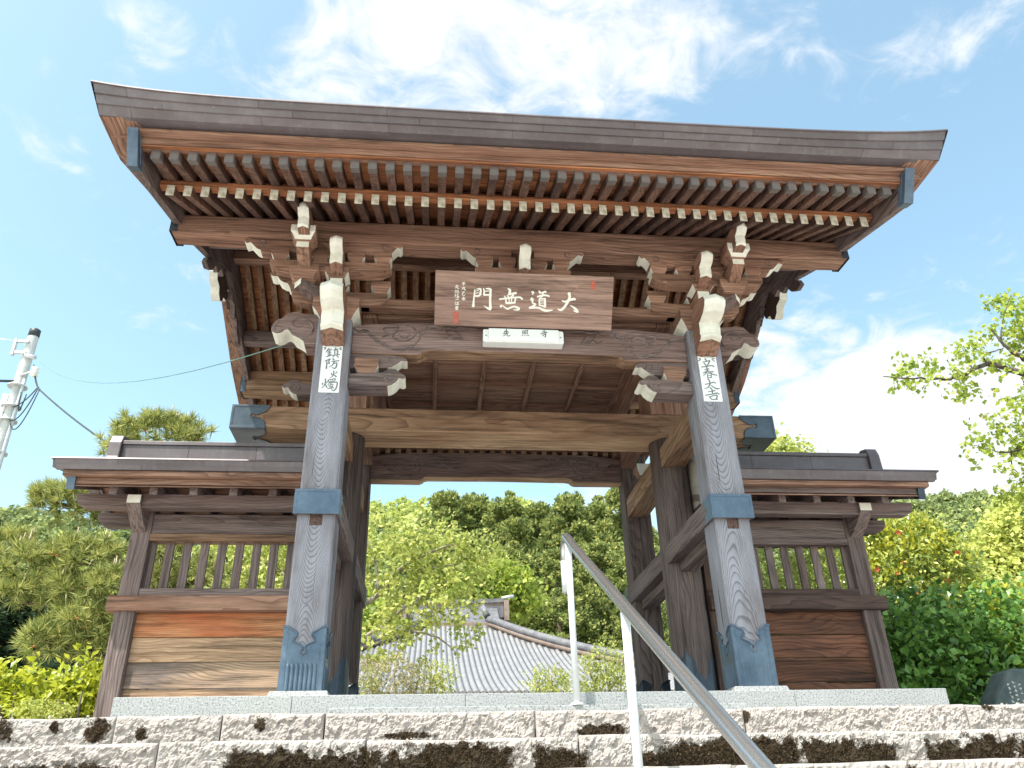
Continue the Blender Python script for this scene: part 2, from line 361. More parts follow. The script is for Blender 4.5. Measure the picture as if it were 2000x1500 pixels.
M['post_left'] = post_wood('weathered_post_left', 1.605, .9, 24.0, 620.0, .05, 1.0)
M['post_right'] = post_wood('weathered_post_right', 1.57, 1.6, 15.0, 420.0, .16, 4.0)
def rough_stone():
    mt, t = new_mat('split_face_stone'); tc = t('ShaderNodeTexCoord'); o = tc.outputs['Object']
    oi = t('ShaderNodeObjectInfo')
    n1 = t.noise(o, 5, 6, 0.65); n2 = t.noise(o, 60, 6, 0.7); n3 = t.noise(o, 220, 3, 0.6)
    col = t.ramp(n1, [(.3, (.30, .27, .25)), (.5, (.385, .355, .335)), (.7, (.45, .42, .395))])
    col = t.mix(t.math('MULTIPLY', oi.outputs['Random'], 0.5), col, (.40, .345, .325))
    col = t.mix(t.math('MULTIPLY', t.ramp(n2, [(.30, (1, 1, 1)), (.46, (0, 0, 0))]), 0.55), col, (.20, .175, .15))
    # moss and grime where it grows, from a painted weight on the stone
    at = t('ShaderNodeAttribute', attribute_name='moss'); 
    n4 = t.noise(o, 13, 5, 0.65)
    mk = t.math('ADD', at.outputs['Fac'], t.math('ADD', t.math('MULTIPLY', t.math('SUBTRACT', n2, 0.5), 1.0), t.math('MULTIPLY', t.math('SUBTRACT', n4, 0.5), 2.2)))
    mk = t.ramp(mk, [(.42, (0, 0, 0)), (.6, (1, 1, 1))])
    mc = t.ramp(n3, [(.35, (.012, .009, .006)), (.7, (.075, .052, .032))])
    col = t.mix(mk, col, mc)
    h = t.math('ADD', t.math('MULTIPLY', n2, 0.7), t.math('MULTIPLY', n3, 0.35))
    finish(t, col, 0.92, 0.15, bump=h, bstr=0.7, bdist=0.012); return mt
M['stone'] = rough_stone()
M['moss'] = flat('dry_dark_moss', (.018, .013, .008), (.17, .12, .075), 70, 0.95, 0.05, bstr=0.0, stops=(.35, .75))
def leaf_mat(name, dark, mid, light, trans=0.35, rough=0.45, spec=0.35, nscale=1.5, tipcol=None):
    mt, t = new_mat(name); g = t('ShaderNodeNewGeometry'); tc = t('ShaderNodeTexCoord')
    n = t.noise(tc.outputs['Object'], nscale, 4, 0.6)
    f = t.math('ADD', t.math('MULTIPLY', g.outputs['Random Per Island'], 0.55), t.math('MULTIPLY', n, 0.45))
    stops = [(.2, dark), (.48, mid), (.75, light)]
    if tipcol: stops.append((.93, tipcol))
    col = t.ramp(f, stops)
    p = t('ShaderNodeBsdfPrincipled', {'Base Color': col, 'Roughness': rough, 'Specular IOR Level': spec})
    hs = t('ShaderNodeHueSaturation', {'Hue': 0.485, 'Saturation': 1.0, 'Value': 1.2, 'Color': col})
    tr = t('ShaderNodeBsdfTranslucent', {'Color': hs.outputs[0]})
    ms = t('ShaderNodeMixShader', {0: trans, 1: p.outputs[0], 2: tr.outputs[0]})
    t('ShaderNodeOutputMaterial', {0: ms.outputs[0]}); return mt
L = {}
L['hedge'] = leaf_mat('glossy_hedge_leaf', (.045, .11, .022), (.11, .23, .042), (.19, .34, .065), 0.22, 0.32, 0.5, 2.5)
L['yellow'] = leaf_mat('yellow_green_young_leaf', (.13, .19, .02), (.36, .42, .035), (.56, .58, .07), 0.42, 0.4, 0.4, 4)
L['camellia'] = leaf_mat('camellia_leaf', (.09, .15, .035), (.30, .38, .08), (.60, .62, .15), 0.32, 0.25, 0.6, 2.5, (.45, .44, .06))
L['camellia_new'] = leaf_mat('camellia_new_growth', (.24, .28, .03), (.50, .50, .045), (.68, .64, .08), 0.45, 0.4, 0.4, 3)
L['lime'] = leaf_mat('lime_green_leaf', (.17, .23, .05), (.37, .43, .10), (.56, .58, .19), 0.42, 0.42, 0.4, 1.3, (.60, .47, .2))
L['plum'] = leaf_mat('plum_leaf', (.12, .19, .035), (.29, .38, .06), (.48, .54, .10), 0.45, 0.4, 0.4, 1.6, (.38, .22, .07))
L['cedar'] = leaf_mat('cedar_foliage', (.055, .095, .04), (.21, .265, .085), (.50, .52, .17), 0.34, 0.7, 0.2, 1.5, (.36, .31, .11))
L['conifer_shade'] = leaf_mat('shade_painted_conifer_foliage', (.022, .042, .024), (.04, .075, .036), (.07, .11, .05), 0.15, 0.7, 0.2, 0.4)  # darker copy of the cedar foliage, shade put into the colour
L['pine'] = leaf_mat('pine_needle', (.08, .12, .035), (.27, .32, .085), (.56, .55, .19), 0.25, 0.5, 0.35, 5.0)
L['hill'] = leaf_mat('broadleaf_forest', (.12, .165, .075), (.22, .28, .11), (.34, .385, .145), 0.3, 0.7, 0.2, 0.05, (.21, .19, .06))
L['hill2'] = leaf_mat('fresh_broadleaf_forest', (.25, .32, .10), (.40, .47, .14), (.53, .57, .19), 0.35, 0.7, 0.2, 0.05)
L['bright'] = leaf_mat('bright_spring_foliage', (.27, .33, .08), (.46, .50, .13), (.60, .62, .2), 0.4, 0.6, 0.25, 0.3)
L['dry'] = leaf_mat('dry_pale_shrub', (.20, .21, .09), (.36, .34, .17), (.50, .43, .24), 0.35, 0.6, 0.25, 2)
M['flower'] = flat('red_camellia_flower', (.45, .09, .04), (.60, .16, .07), 30, 0.6, 0.3)
M['bud'] = flat('orange_pine_cone', (.34, .14, .05), (.46, .22, .08), 40, 0.7, 0.2)
M['candle'] = flat('pale_pine_candle', (.34, .28, .20), (.46, .39, .29), 40, 0.7, 0.2)
GLYPH = {
 'sign': '''-4290,3138,39 -4306,2801,59 -4335,2463,65 -4362,2072,78 -4378,1708,124|-4147,3156,26 -3862,3205,78 -3781,3117,78 -3811,2818,91 -3846,2687,78|-4259,2984,26 -3962,3059,33|-4228,2816,33 -3956,2886,33|-4247,2582,65 -3948,2606,78 -3717,2743,33|-3550,3242,52 -3490,3011,72 -3495,2751,78 -3453,2662,65|-3340,3223,52 -3053,3234,78 -2893,3136,78|-2945,3134,91 -2958,2718,105 -2959,2328,98 -2929,1809,111 -2908,1575,124|-2907,1523,124 -3105,1568,92 -3478,1790,20|-3412,3014,46 -3099,3045,46|-3454,2701,72 -3011,2729,65|-1483,3289,52 -1296,3192,105 -1338,2905,105 -1387,2799,79|-1361,2800,66 -1023,2916,79 -762,2951,92|-2161,2382,72 -1743,2448,79 -1142,2547,79 -722,2587,72 -406,2598,79 -216,2448,79|-1750,2656,52 -1640,2504,52 -1595,2114,79|-1516,2716,52 -1379,2565,53 -1311,2124,47|-1130,2573,53 -1127,2130,47|-775,2586,72 -864,2139,72|-1612,2088,92 -1205,2088,92 -812,2141,79|-992,2786,79 -1195,2571,79|-2016,1808,138 -1999,1798,138|-1881,1857,39 -1637,1669,66 -1424,1598,79 -1113,1739,79 -852,1800,79 -531,1680,105 -450,1617,99|-448,1578,79 -684,1518,59 -949,1549,26|547,3101,40 694,3054,106 635,2869,40|566,2606,40 610,2477,158 668,2348,92 674,2191,66 756,2116,66 943,2070,79 713,1853,93 427,1738,92|427,1725,79 823,1765,79 1220,1765,79 1625,1595,106 1946,1540,106 2421,1621,46|1190,3202,53 1275,3074,106|1775,3144,106 1564,3110,66 1304,2997,53|1078,2702,73 1443,2819,79 1840,2846,79 2081,2776,79|1568,3006,66 1497,2795,66 1371,2634,66 1230,2524,53|1243,2525,59 1256,2211,60 1278,1976,60|1377,2503,53 1718,2567,66|1718,2567,93 1745,2228,99 1760,1861,106|1276,2356,40 1594,2367,40|1284,2173,40 1601,2184,40|1265,1976,60 1504,1958,66 1747,1861,80|3212,2435,53 3454,2365,80 3717,2452,93 4138,2598,113 4351,2605,93|3796,3084,146 3861,2824,106 3769,2480,120 3572,2106,107 3321,1756,106 3139,1645,100 2870,1702,40|3921,2065,27 4221,1918,80 4443,1741,107 4638,1563,80|4640,1510,67 4424,1556,67 4233,1642,33|-5345,3697,20 -5172,3709,20|-5329,3655,17 -5299,3599,14|-5171,3675,17 -5198,3602,14|-5428,3551,23 -5096,3569,23|-5258,3686,23 -5244,3400,20|-5390,3237,20 -5102,3270,20|-5332,3239,20 -5357,3094,20 -5413,3049,14|-5316,3182,17 -5215,3191,17 -5227,3085,17|-5219,3315,23 -5155,3102,23 -5066,3004,20|-5069,3133,17 -5153,3044,14|-5365,2879,23 -5149,2901,23 -5318,2751,26 -5344,2635,29 -5141,2613,29 -5114,2672,17|-5337,2391,20 -5106,2407,20|-5378,2303,23 -5061,2328,23|-5224,2495,26 -5215,2164,26|-5234,2308,20 -5375,2202,14|-5205,2309,20 -5072,2212,23|-5913,3376,20 -5712,3398,20|-5953,3274,20 -5666,3313,20|-5829,3479,23 -5819,3308,20|-5838,3278,20 -5950,3160,14|-5780,3280,20 -5763,3181,23 -5618,3157,23|-5946,3016,17 -5942,2873,17|-5946,3016,14 -5846,3025,14 -5841,2876,14|-5944,2944,14 -5844,2951,14|-5942,2873,14 -5842,2882,14|-5802,3007,17 -5673,3026,17 -5699,2953,14|-5785,2936,17 -5670,2946,17 -5683,2868,14|-5783,2864,14 -5674,2876,14|-5983,2785,23 -5897,2803,20|-5839,2796,20 -5609,2798,26|-5951,2671,20 -5929,2385,20|-5951,2671,17 -5864,2660,17 -5905,2544,17|-5778,2677,20 -5647,2639,17|-5692,2680,17 -5818,2547,14|-5760,2534,20 -5631,2553,20|-5801,2461,20 -5614,2482,20|-5712,2565,20 -5707,2378,20|-5828,2365,23 -5597,2382,23|-5925,2235,20 -5622,2245,26|-5947,1995,20 -5818,2014,17|-5931,1938,14 -5831,1947,14|-5930,1881,14 -5829,1890,14|-5928,1823,17 -5836,1826,17 -5840,1760,17|-5914,1824,17 -5912,1757,17|-5774,1987,20 -5615,2007,20|-5757,1915,20 -5628,1934,20|-5698,2047,20 -5690,1788,20|-5784,1842,20 -5611,1863,20|-5797,1778,23 -5604,1791,23|-5894,1622,17 -5649,1645,20|-5935,1555,20 -5618,1583,23|-5786,1684,20 -5775,1511,20|-5891,1498,17 -5660,1523,20|-5860,1450,17 -5681,1462,17 -5685,1370,17|-5860,1450,17 -5852,1364,17|-5859,1401,14 -5686,1413,14|-5852,1364,17 -5679,1376,17''',
 'ofl': '''-16703,27906,31 -16548,27893,38 -16599,27765,38 -16685,27708,23|-15262,27937,31 -15408,27841,38 -15245,27720,31|-16296,27811,43 -16402,27609,40 -16510,27443,21|-16276,27758,31 -16030,27748,40|-16335,27539,27 -16095,27601,27|-16382,27375,27 -16083,27457,31|-16237,27650,34 -16189,27076,33|-16310,27252,27 -16273,27174,27|-16073,27331,27 -16106,27179,24|-16427,27015,33 -16032,27207,34|-15722,27921,37 -15769,27738,31|-15917,27679,28 -15544,27800,31|-15806,27629,28 -15773,27215,27|-15807,27636,21 -15549,27673,31 -15544,27223,31|-15794,27485,18 -15568,27528,18|-15783,27348,18 -15557,27391,18|-15997,27154,27 -15364,27264,37|-15784,27161,30 -15923,26995,18|-15601,27167,30 -15434,26993,37|-16499,26602,33 -16092,26829,43|-16344,26571,36 -16332,25898,45|-16121,26810,43 -16193,26576,36 -16135,26435,45 -16250,26361,27|-15881,26853,46 -15779,26731,43|-15950,26583,33 -15379,26673,40|-15765,26554,36 -15863,26266,36 -16147,26028,18|-15811,26374,33 -15544,26454,39 -15546,26099,42 -15685,25936,39 -15890,26035,21|-15889,25472,39 -15831,25317,36|-15450,25643,36 -15556,25465,27|-15712,25706,39 -15704,25425,36 -15804,25178,30 -16003,25032,15|-15719,25425,30 -15471,25152,39|-16533,24566,39 -16503,24394,33|-16127,24716,36 -16231,24540,24|-16325,24936,42 -16309,24572,36 -16402,24259,30 -16593,24065,15|-16318,24503,30 -16140,24163,42|-16108,24855,30 -16001,24650,30|-16078,24856,27 -15547,24976,33 -15592,24783,27|-15900,24879,21 -15854,24689,21|-15738,24918,21 -15707,24728,21|-16032,24667,24 -15560,24767,24|-15941,24652,27 -16100,24406,21|-15935,24583,30 -15402,24667,39 -15353,24426,39 -15415,24080,42 -15579,23887,39 -15768,24002,21|-16008,24374,24 -15686,24469,24 -15700,24272,24|-15993,24374,24 -15949,24203,24 -15699,24262,21|-15858,24551,27 -15803,24069,27|-16070,24045,30 -15660,24142,30|-15695,24210,27 -15596,24092,30''',
 'ofr': '''15240,27908,31 15409,27811,38 15200,27617,34|16673,27920,34 16431,27826,34 16643,27611,28|15796,27857,46 15894,27690,49|15580,27510,34 15912,27605,34 16212,27683,43|15673,27411,43 15807,27177,40|16187,27614,43 16029,27354,37 15893,27146,27|15375,27012,33 15841,27094,33 16248,27191,40 16510,27114,46|15631,26783,30 16020,26863,36|15605,26598,27 15997,26703,30|15430,26425,33 15853,26538,33 16373,26587,43|15829,27009,43 15851,26739,36 15718,26433,33 15410,26173,18|16060,26510,30 16304,26316,39 16658,26260,30|15824,26336,30 15798,25934,33|15829,26369,27 16139,26429,33 16089,25976,36|15831,26169,21 16108,26210,21|15803,25968,27 16092,25993,27|15473,25328,33 15875,25422,33 16253,25549,39 16404,25453,36|15786,25851,45 15906,25638,42 15859,25306,39 15671,25037,33 15366,24881,18|15944,25275,30 16236,25020,42 16462,24927,48 16694,24983,24|15640,24610,30 15949,24684,33 16255,24741,42|15846,25009,45 16002,24849,42 15986,24423,36|15356,24276,36 15968,24406,36 16401,24516,45 16577,24390,33|15665,24154,36 15836,23899,36|15722,24140,30 16161,24297,36 16365,24270,42 16260,23959,39|15836,23899,30 16342,23912,36''',
 'npl': '''-1591,29917,34 -1706,29694,22|-1649,29806,26 -1330,29861,26|-1782,29617,26 -1296,29709,30|-1475,30075,34 -1483,29681,30|-1578,29612,30 -1636,29479,26 -1786,29386,19|-1446,29660,30 -1432,29443,30 -1265,29405,30 -1169,29517,19|-111,29949,23 -102,29643,22|-111,29949,23 39,29977,23 30,29648,22|-104,29818,19 35,29832,19|-101,29652,22 30,29665,22|96,29979,23 342,30054,26 299,29876,26|208,29983,23 111,29848,15|128,29804,23 142,29652,22|128,29804,19 316,29833,23 292,29666,23|142,29660,19 304,29679,19|-181,29487,26 -68,29513,19|26,29525,22 63,29496,22|157,29539,22 213,29514,22|308,29553,30 418,29509,34|1559,29900,23 1939,29958,26|1756,30105,30 1764,29842,26|1439,29720,26 2029,29873,34|1567,29615,23 1926,29672,26|1838,29800,26 1860,29451,34 1747,29425,23|1640,29574,26 1694,29510,26''',
}
# ------------------------------------------------------------------ the gate
gate = thing('temple_gate', 'large weathered timber temple gate with wide copper eaves and carved white bracket ends', 'temple gate', loc=(0, 1.4, 0))
def gp(mb, name, mat, bevel=0.004, parent=None, **k):
    """a part of the gate, built in world coordinates"""
    o = mb.build(name, mat, parent or gate, bevel, **k)
    if parent is None: o.matrix_parent_inverse = Matrix.Translation((0, -1.4, 0))
    return o
def paint(o, mat, faces):
    o.data.materials.append(mat); k = len(o.data.materials)-1
    for i in faces: o.data.polygons[i].material_index = k
    return o
def under(y): return 3.656 + 0.52*(y+0.806)
RY = 1.4                                        # ridge line
def masu(cx, cy, z0, w, d, h, front=False, mat=None, name='bearing_block'):
    """square block: straight upper half, dished lower half whose sides are painted white"""
    hz = z0+h*.48; k = .66; ks = [(1, hz), (.86, z0+h*.36), (.74, z0+h*.18), (k, z0)]
    rings = [[(cx+sx*w*q, cy+sy*d*q, z) for sx, sy in ((-1,-1),(1,-1),(1,1),(-1,1))] for q, z in [(1, z0+h)]+ks]
    vs = [p for r_ in rings for p in r_]; n = len(rings)
    fs = [(0, 1, 2, 3)] + [(i*4+j, (i+1)*4+j, (i+1)*4+(j+1) % 4, i*4+(j+1) % 4) for i in range(n-1) for j in range(4)] + [((n-1)*4+3, (n-1)*4+2, (n-1)*4+1, (n-1)*4)]
    o = gp(MB().add(vs, fs), name, mat or wood('brown', 'x', 14), .002)
    wf = [1+i*4+j for i in range(1, n-1) for j in ((1, 3))]
    if front: wf = [1+i*4 for i in range(0, n-1)]
    return paint(o, M['white'], wf)
# --- posts
SHOE = [(-.141,.527),(-.112,.522),(-.090,.506),(-.056,.488),(-.049,.464),(-.068,.449),(-.074,.428),(-.054,.418),(-.022,.405),(-.007,.387),(-.018,.367),(-.016,.352),(0,.339)]
SHOE_FULL = [(-.1445, .1), (-.1445, .527)] + SHOE[1:] + [(-x, z) for x, z in SHOE[1:-1][::-1]] + [(.1445, .527), (.1445, .1)]
def shoe_plate(post, cx, cy, mat):
    mb = MB(); h = .1425
    for k in range(4):
        one = MB(); one.prism(SHOE_FULL, -h-.005, -h+.002, 'y')
        rim = [(x, -h-.006, z) for x, z in SHOE_FULL[1:-1]]
        one.tube(rim, .0085, 6, True)
        for x in (-.112, .112): one.box(x-.002, x+.002, -h-.0075, -h-.004, .1, .5)
        for i in range(7): one.tube([(-.0915+.0305*i, -h-.002, .105), (-.0915+.0305*i, -h-.002, .262), (-.0915+.0305*i, -h+.006, .275)], (.0142 if cx < 0 else .008), 8, True)
        for x, z in ((-.12,.49),(.12,.49),(-.125,.40),(.125,.40),(-.05,.385),(.05,.385),(0,.31),(-.125,.3),(.125,.3)):
            one.lathe([(.004, 0), (.003, .004)], 6); n = 12
            one.v[-n:] = [(x+a, -h-.005-c, z+b) for a, b, c in one.v[-n:]]
        a = k*math.pi/2; ca, sa = round(math.cos(a)), round(math.sin(a))
        one.v = [(cx+x*ca-y*sa, cy+x*sa+y*ca, z) for x, y, z in one.v]
        mb.add(one.v, one.f)
    return gp(mb, 'shoe_plate', mat, 0, parent=post)
def square_post(name, cx, cy, z1, kind):
    h = .142; c = .016
    pts = [(cx-h+c, cy-h), (cx+h-c, cy-h), (cx+h, cy-h+c), (cx+h, cy+h-c), (cx+h-c, cy+h), (cx-h+c, cy+h), (cx-h, cy+h-c), (cx-h, cy-h+c)]
    return gp(MB().prism(pts, .1, z1, 'z'), name, wood(kind, 'z', seed=1 if cx < 0 else 2), .003)
for s in (-1, 1):
    po = square_post('front_post', 1.6*s, .142, 3.08, 'post'); po.data.materials[0] = M['post_left' if s < 0 else 'post_right']; shoe_plate(po, 1.6*s, .142, M['plate'])
    pr_ = square_post('rear_post', 1.6*s, 2.88, 3.05, 'maincol'); shoe_plate(pr_, 1.6*s, 2.88, M['plate_dark'])
    mp = gp(MB().lathe([(.17, .09), (.178, .12), (.178, 2.592)], 40, (1.59*s, 1.40)), 'main_post', wood('maincol', 'z', seed=3), 0)
    mb = MB(); rows = [[], [], []]
    for i in range(97):
        th = 2*math.pi*i/96; q = abs(((th/(math.pi/2)) % 1.0)-.5)*2
        top = .30 + .25*(1-q)**.55*(1.0 if q < .55 else .55) + .03*max(0, 1-q*9)
        for r_, z_ in ((0, .1), (1, top-.02), (2, top)):
            rr_ = .184 if r_ < 2 else .179
            rows[r_].append((1.59*s+rr_*math.cos(th+.2), 1.40+rr_*math.sin(th+.2), z_))
    gp(mb.grid(rows), 'shoe_plate', M['plate_dark'], 0, parent=mp)
    for cy, w in ((.142, .215), (1.4, .24), (2.88, .215)):
        gp(MB().hexa([(1.6*s-w, cy-w, .02), (1.6*s+w, cy-w, .02), (1.6*s+w, cy+w, .02), (1.6*s-w, cy+w, .02), (1.6*s-w+.025, cy-w+.025, .098), (1.6*s+w-.025, cy-w+.025, .098), (1.6*s+w-.025, cy+w-.025, .098), (1.6*s-w+.025, cy+w-.025, .098)]), 'base_stone', M['granite'], .004)
    # ties running back through the posts
    tb = gp(MB().box(1.435*s if s > 0 else -1.765, 1.765 if s > 0 else -1.435, -.031, 3.06, 1.343, 1.528), 'tie_beam', wood('grey', 'y', 5), .006)
    for y0, y1, f in ((-.036, .15, -1), (2.88, 3.066, 1)):
        mb = MB(); x0, x1 = 1.6*s-.169, 1.6*s+.169
        e = y0 if f < 0 else y1
        mb.box(x0, x1, e, e-f*.004, 1.338, 1.533)
        for xa in (x0, x1-.0035): mb.prism([(y0, 1.338), (y0, 1.533), (y1, 1.533), (y1-.03, 1.50), (y1-.012, 1.47), (y1-.06, 1.455), (y1-.075, 1.436), (y1-.06, 1.415), (y1-.012, 1.40), (y1-.03, 1.37), (y1, 1.338)] if f < 0 else
                 [(y1, 1.338), (y1, 1.533), (y0, 1.533), (y0+.03, 1.50), (y0+.012, 1.47), (y0+.06, 1.455), (y0+.075, 1.436), (y0+.06, 1.415), (y0+.012, 1.40), (y0+.03, 1.37), (y0, 1.338)], xa, xa+.0035, 'x')
        mb.box(x0, x1, y0, y1-.05*(f < 0), 1.5295, 1.533); 
        fr = .022; ee = e+f*.003
        mb.box(x0, x1, ee, e, 1.338, 1.338+fr).box(x0, x1, ee, e, 1.533-fr, 1.533).box(x0, x0+fr, ee, e, 1.338+fr, 1.533-fr).box(x1-fr, x1, ee, e, 1.338+fr, 1.533-fr)
        gp(mb, 'end_cap', M['plate'], .0015, parent=tb)
    lt = gp(MB().box(1.6*s-.07, 1.6*s+.07, .02, 2.9, 1.255, 1.3425), 'lower_tie', wood('grey', 'y', 6), .004)
    gp(MB().box(1.6*s-.046, 1.6*s+.046, -.004, .03, 1.262, 1.3415), 'wedge', wood('dark', 'y'), .002, parent=lt)
    gp(MB().box(1.6*s-.13, 1.6*s+.10, .28, 1.26, 2.29, 2.48), 'upper_tie', wood('tan', 'y'), .006)
    gp(MB().box(1.6*s-.13, 1.6*s+.10, 1.54, 2.75, 2.29, 2.50), 'upper_tie', wood('tan', 'y', 2), .006)
# --- big cross beam over the main posts
kb = MB(); rows = []
kab = gp(MB().box(-2.648, 2.648, 1.186, 1.604, 2.596, 2.83), 'cross_beam', wood('tan', 'x', 2), .01)
paint(kab, wood('fresh', 'x', 2), [0])  # bottom face lighter than the front, bounce light painted into sheltered wood
CAPO = [(-2.656,2.834),(-2.31,2.834),(-2.315,2.80),(-2.345,2.765),(-2.40,2.735),(-2.44,2.729),(-2.468,2.744),(-2.480,2.72),(-2.468,2.698),(-2.44,2.708),(-2.38,2.69),(-2.345,2.66),(-2.33,2.62),(-2.335,2.590),(-2.656,2.590)]
for s in (-1, 1):
    mb = MB(); mb.prism(CAPO, 1.179, 1.186, 'y'); mb.tube([(x, 1.178, z) for x, z in CAPO[1:-1]], .006, 5)
    mb.prism(CAPO, 1.604, 1.61, 'y')
    CB = [(x, 1.179+(z-2.59)/.244*.431) for x, z in CAPO]
    mb.prism(CB, 2.5895, 2.5955, 'z'); mb.tube([(x, y, 2.589) for x, y in CB[1:-1]], .006, 5)
    mb.box(-2.656, -2.6485, 1.179, 1.61, 2.59, 2.834)
    mb.box(-2.656, -2.40, 1.179, 1.61, 2.8305, 2.836)
    for a, b, c, d in ((-2.656, -2.40, 2.59, 2.612), (-2.656, -2.40, 2.812, 2.834), (-2.656, -2.634, 2.612, 2.812)): mb.box(a, b, 1.175, 1.179, c, d)
    gp(mb.mirror(s > 0), 'end_cap', M['plate_cap'], .001, parent=kab)
# --- carved rainbow beams
def rainbow(name, y0, y1, zb, zt, wx, mat):
    low = [(-wx, zb), (-.905, zb-.002), (-.87, zb+.012), (-.845, zb+.036), (-.80, zb+.043), (0, zb+.05), (.80, zb+.043), (.845, zb+.036), (.87, zb+.012), (.905, zb-.002), (wx, zb)]
    top = [(wx, zt-.06), (1.3, zt-.03), (1.0, zt-.005), (0, zt+.01), (-1.0, zt-.005), (-1.3, zt-.03), (-wx, zt-.06)]
    return gp(MB().prism(low+top, y0, y1, 'y'), name, mat, .012)
CARVE = [[(-1.463,3.056),(-1.423,3.017),(-1.392,3.014),(-1.363,3.024),(-1.324,3.011),(-1.283,2.963),(-1.243,2.925),(-1.196,2.895),(-1.150,2.870),(-1.088,2.850),(-1.013,2.848),(-0.946,2.877),(-0.894,2.932),(-0.881,2.987),(-0.905,3.031)],
 [(-1.44,3.02),(-1.392,2.998),(-1.36,3.006),(-1.324,2.993),(-1.283,2.945),(-1.196,2.877),(-1.088,2.833),(-1.013,2.831),(-0.93,2.87)],
 [(-1.064,2.989),(-1.048,2.967),(-1.002,2.960),(-0.972,2.983),(-0.981,3.010),(-1.020,3.027),(-1.073,3.016),(-1.110,2.983),(-1.093,2.943),(-1.031,2.923),(-0.956,2.948),(-0.920,3.003),(-0.937,3.056),(-0.992,3.075),(-1.038,3.085)],
 [(-1.110,2.983),(-1.200,2.962),(-1.155,2.986),(-1.196,3.043),(-1.128,3.050),(-1.067,3.058),(-1.096,3.024)],
 [(-0.905,3.022),(-0.852,3.033),(-0.814,3.075),(-0.760,3.085),(-0.72,3.07)], [(-0.881,2.987),(-0.82,3.016),(-0.79,3.05),(-0.74,3.06)],
 [(-0.708,2.984),(-0.665,2.958),(-0.635,2.995),(-0.682,3.058),(-0.636,3.074),(-0.589,3.061),(-0.543,3.085),(-0.473,3.074),(-0.364,3.069)],
 [(-0.635,3.005),(-0.588,2.961),(-0.523,2.950),(-0.558,3.007),(-0.589,3.034)], [(-0.63,2.99),(-0.56,2.965),(-0.523,2.950)]]
def smooth_path(p, n=3):
    p = [Vector(q) for q in p]; out = []
    for i in range(len(p)-1):
        a, b, c, d = p[max(i-1, 0)], p[i], p[i+1], p[min(i+2, len(p)-1)]
        for k in range(n):
            t = k/n; out.append(.5*((2*b)+(c-a)*t+(2*a-5*b+4*c-d)*t*t+(3*b-a-3*c+d)*t**3))
    return out+[p[-1]]
def carve(parent, paths, y, r, mat, mirror):
    mb = MB()
    for pth in paths:
        q = smooth_path([(x, y, z) for x, z in pth]); n = len(q)
        mb.tube(q, [r*(.55+.75*math.sin(math.pi*(i+.3)/(n+.2))) for i in range(n)], 6)
    return gp(mb.mirror(mirror), 'carving', mat, 0, parent=parent)
ko = rainbow('rainbow_beam', .078, .242, 2.795, 3.12, 1.46, wood('koryo', 'x'))
paint(ko, wood('tan', 'x', 6), range(2, 12))  # underside in a lighter wood, light from below put into its colour
for s in (-1, 1): carve(ko, CARVE, .0785, .0075, wood('grey', 'x', 9), s > 0)
kr = rainbow('rainbow_beam', 2.80, 2.965, 2.727, 3.075, 1.46, wood('koryo', 'x', 4))
paint(kr, wood('fresh', 'x', 6), range(2, 12))  # same paler underside, bounced light painted in
RC = [[(x, z-.072) for x, z in q] for q in CARVE]
for s in (-1, 1): carve(kr, RC, 2.8005, .0075, wood('grey', 'x', 9), s > 0)
mb = MB()
for i in range(24): gp(MB().box(-1.43+.122*i, -1.37+.122*i, 2.80, 2.90, 3.062, 3.115), 'rib_block', wood('tan', 'y', 3), .002)
for s in (-1, 1):
    a, b = sorted((1.40*s, 1.80*s)); gp(MB().box(a, b, 2.70, 3.06, 3.052, 3.32), 'bearing_block', wood('brown', 'x', 14), .006)
    a, b = sorted((1.43*s, 1.56*s)); gp(MB().box(a, b, 1.60, 2.70, 2.86, 3.10), 'ceiling_beam', wood('brown', 'y', 4), .006)
    masu(1.30*s if False else 1.62*s, 2.45, 2.66, .09, .09, .13, front=True)
    masu(1.62*s, 2.40, 2.50, .07, .09, .10, front=True)
gp(MB().box(-1.46, 1.46, 2.90, 2.96, 3.062, 3.30), 'rear_frieze', wood('dark', 'x'), .003)
gp(MB().box(-1.46, 1.46, 2.79, 2.91, 3.118, 3.19), 'rear_rail', wood('brown', 'x', 5), .004)
# --- coffered ceiling
for i in range(5):
    for j in range(5): gp(MB().box(-1.225+.5*i, -.775+.5*i, .245+.5*j, .695+.5*j, 3.43, 3.445), 'ceiling_panel', wood('brown', 'x', 11+((i+j) % 3)), 0)
for i in range(6): gp(MB().box(-1.272+.5*i, -1.228+.5*i, .2, 2.74, 3.375, 3.44), 'ceiling_batten', wood('brown', 'y', 2), .004)
for j in range(6): gp(MB().box(-1.27, 1.27, .202+.5*j, .238+.5*j, 3.383, 3.436), 'ceiling_batten', wood('brown', 'x', 3), .004)
for s in (-1, 1):
    a, b = sorted((1.275*s, 1.40*s))
    gp(MB().box(a, b, .25, 2.79, 3.26, 3.45), 'ceiling_beam', wood('brown', 'y', 4), .006)
    a, b = sorted((1.405*s, 1.80*s))
    gp(MB().box(a, b, 1.19, 1.60, 2.832, 3.46), 'strut_block', wood('brown', 'z', 2), .006)
gp(MB().box(-1.27, 1.27, .25, .33, 3.26, 3.374), 'ceiling_beam', wood('brown', 'x', 4), .006)
gp(MB().box(-1.27, 1.27, 2.66, 2.79, 3.20, 3.374), 'ceiling_beam', wood('brown', 'x', 4), .006)
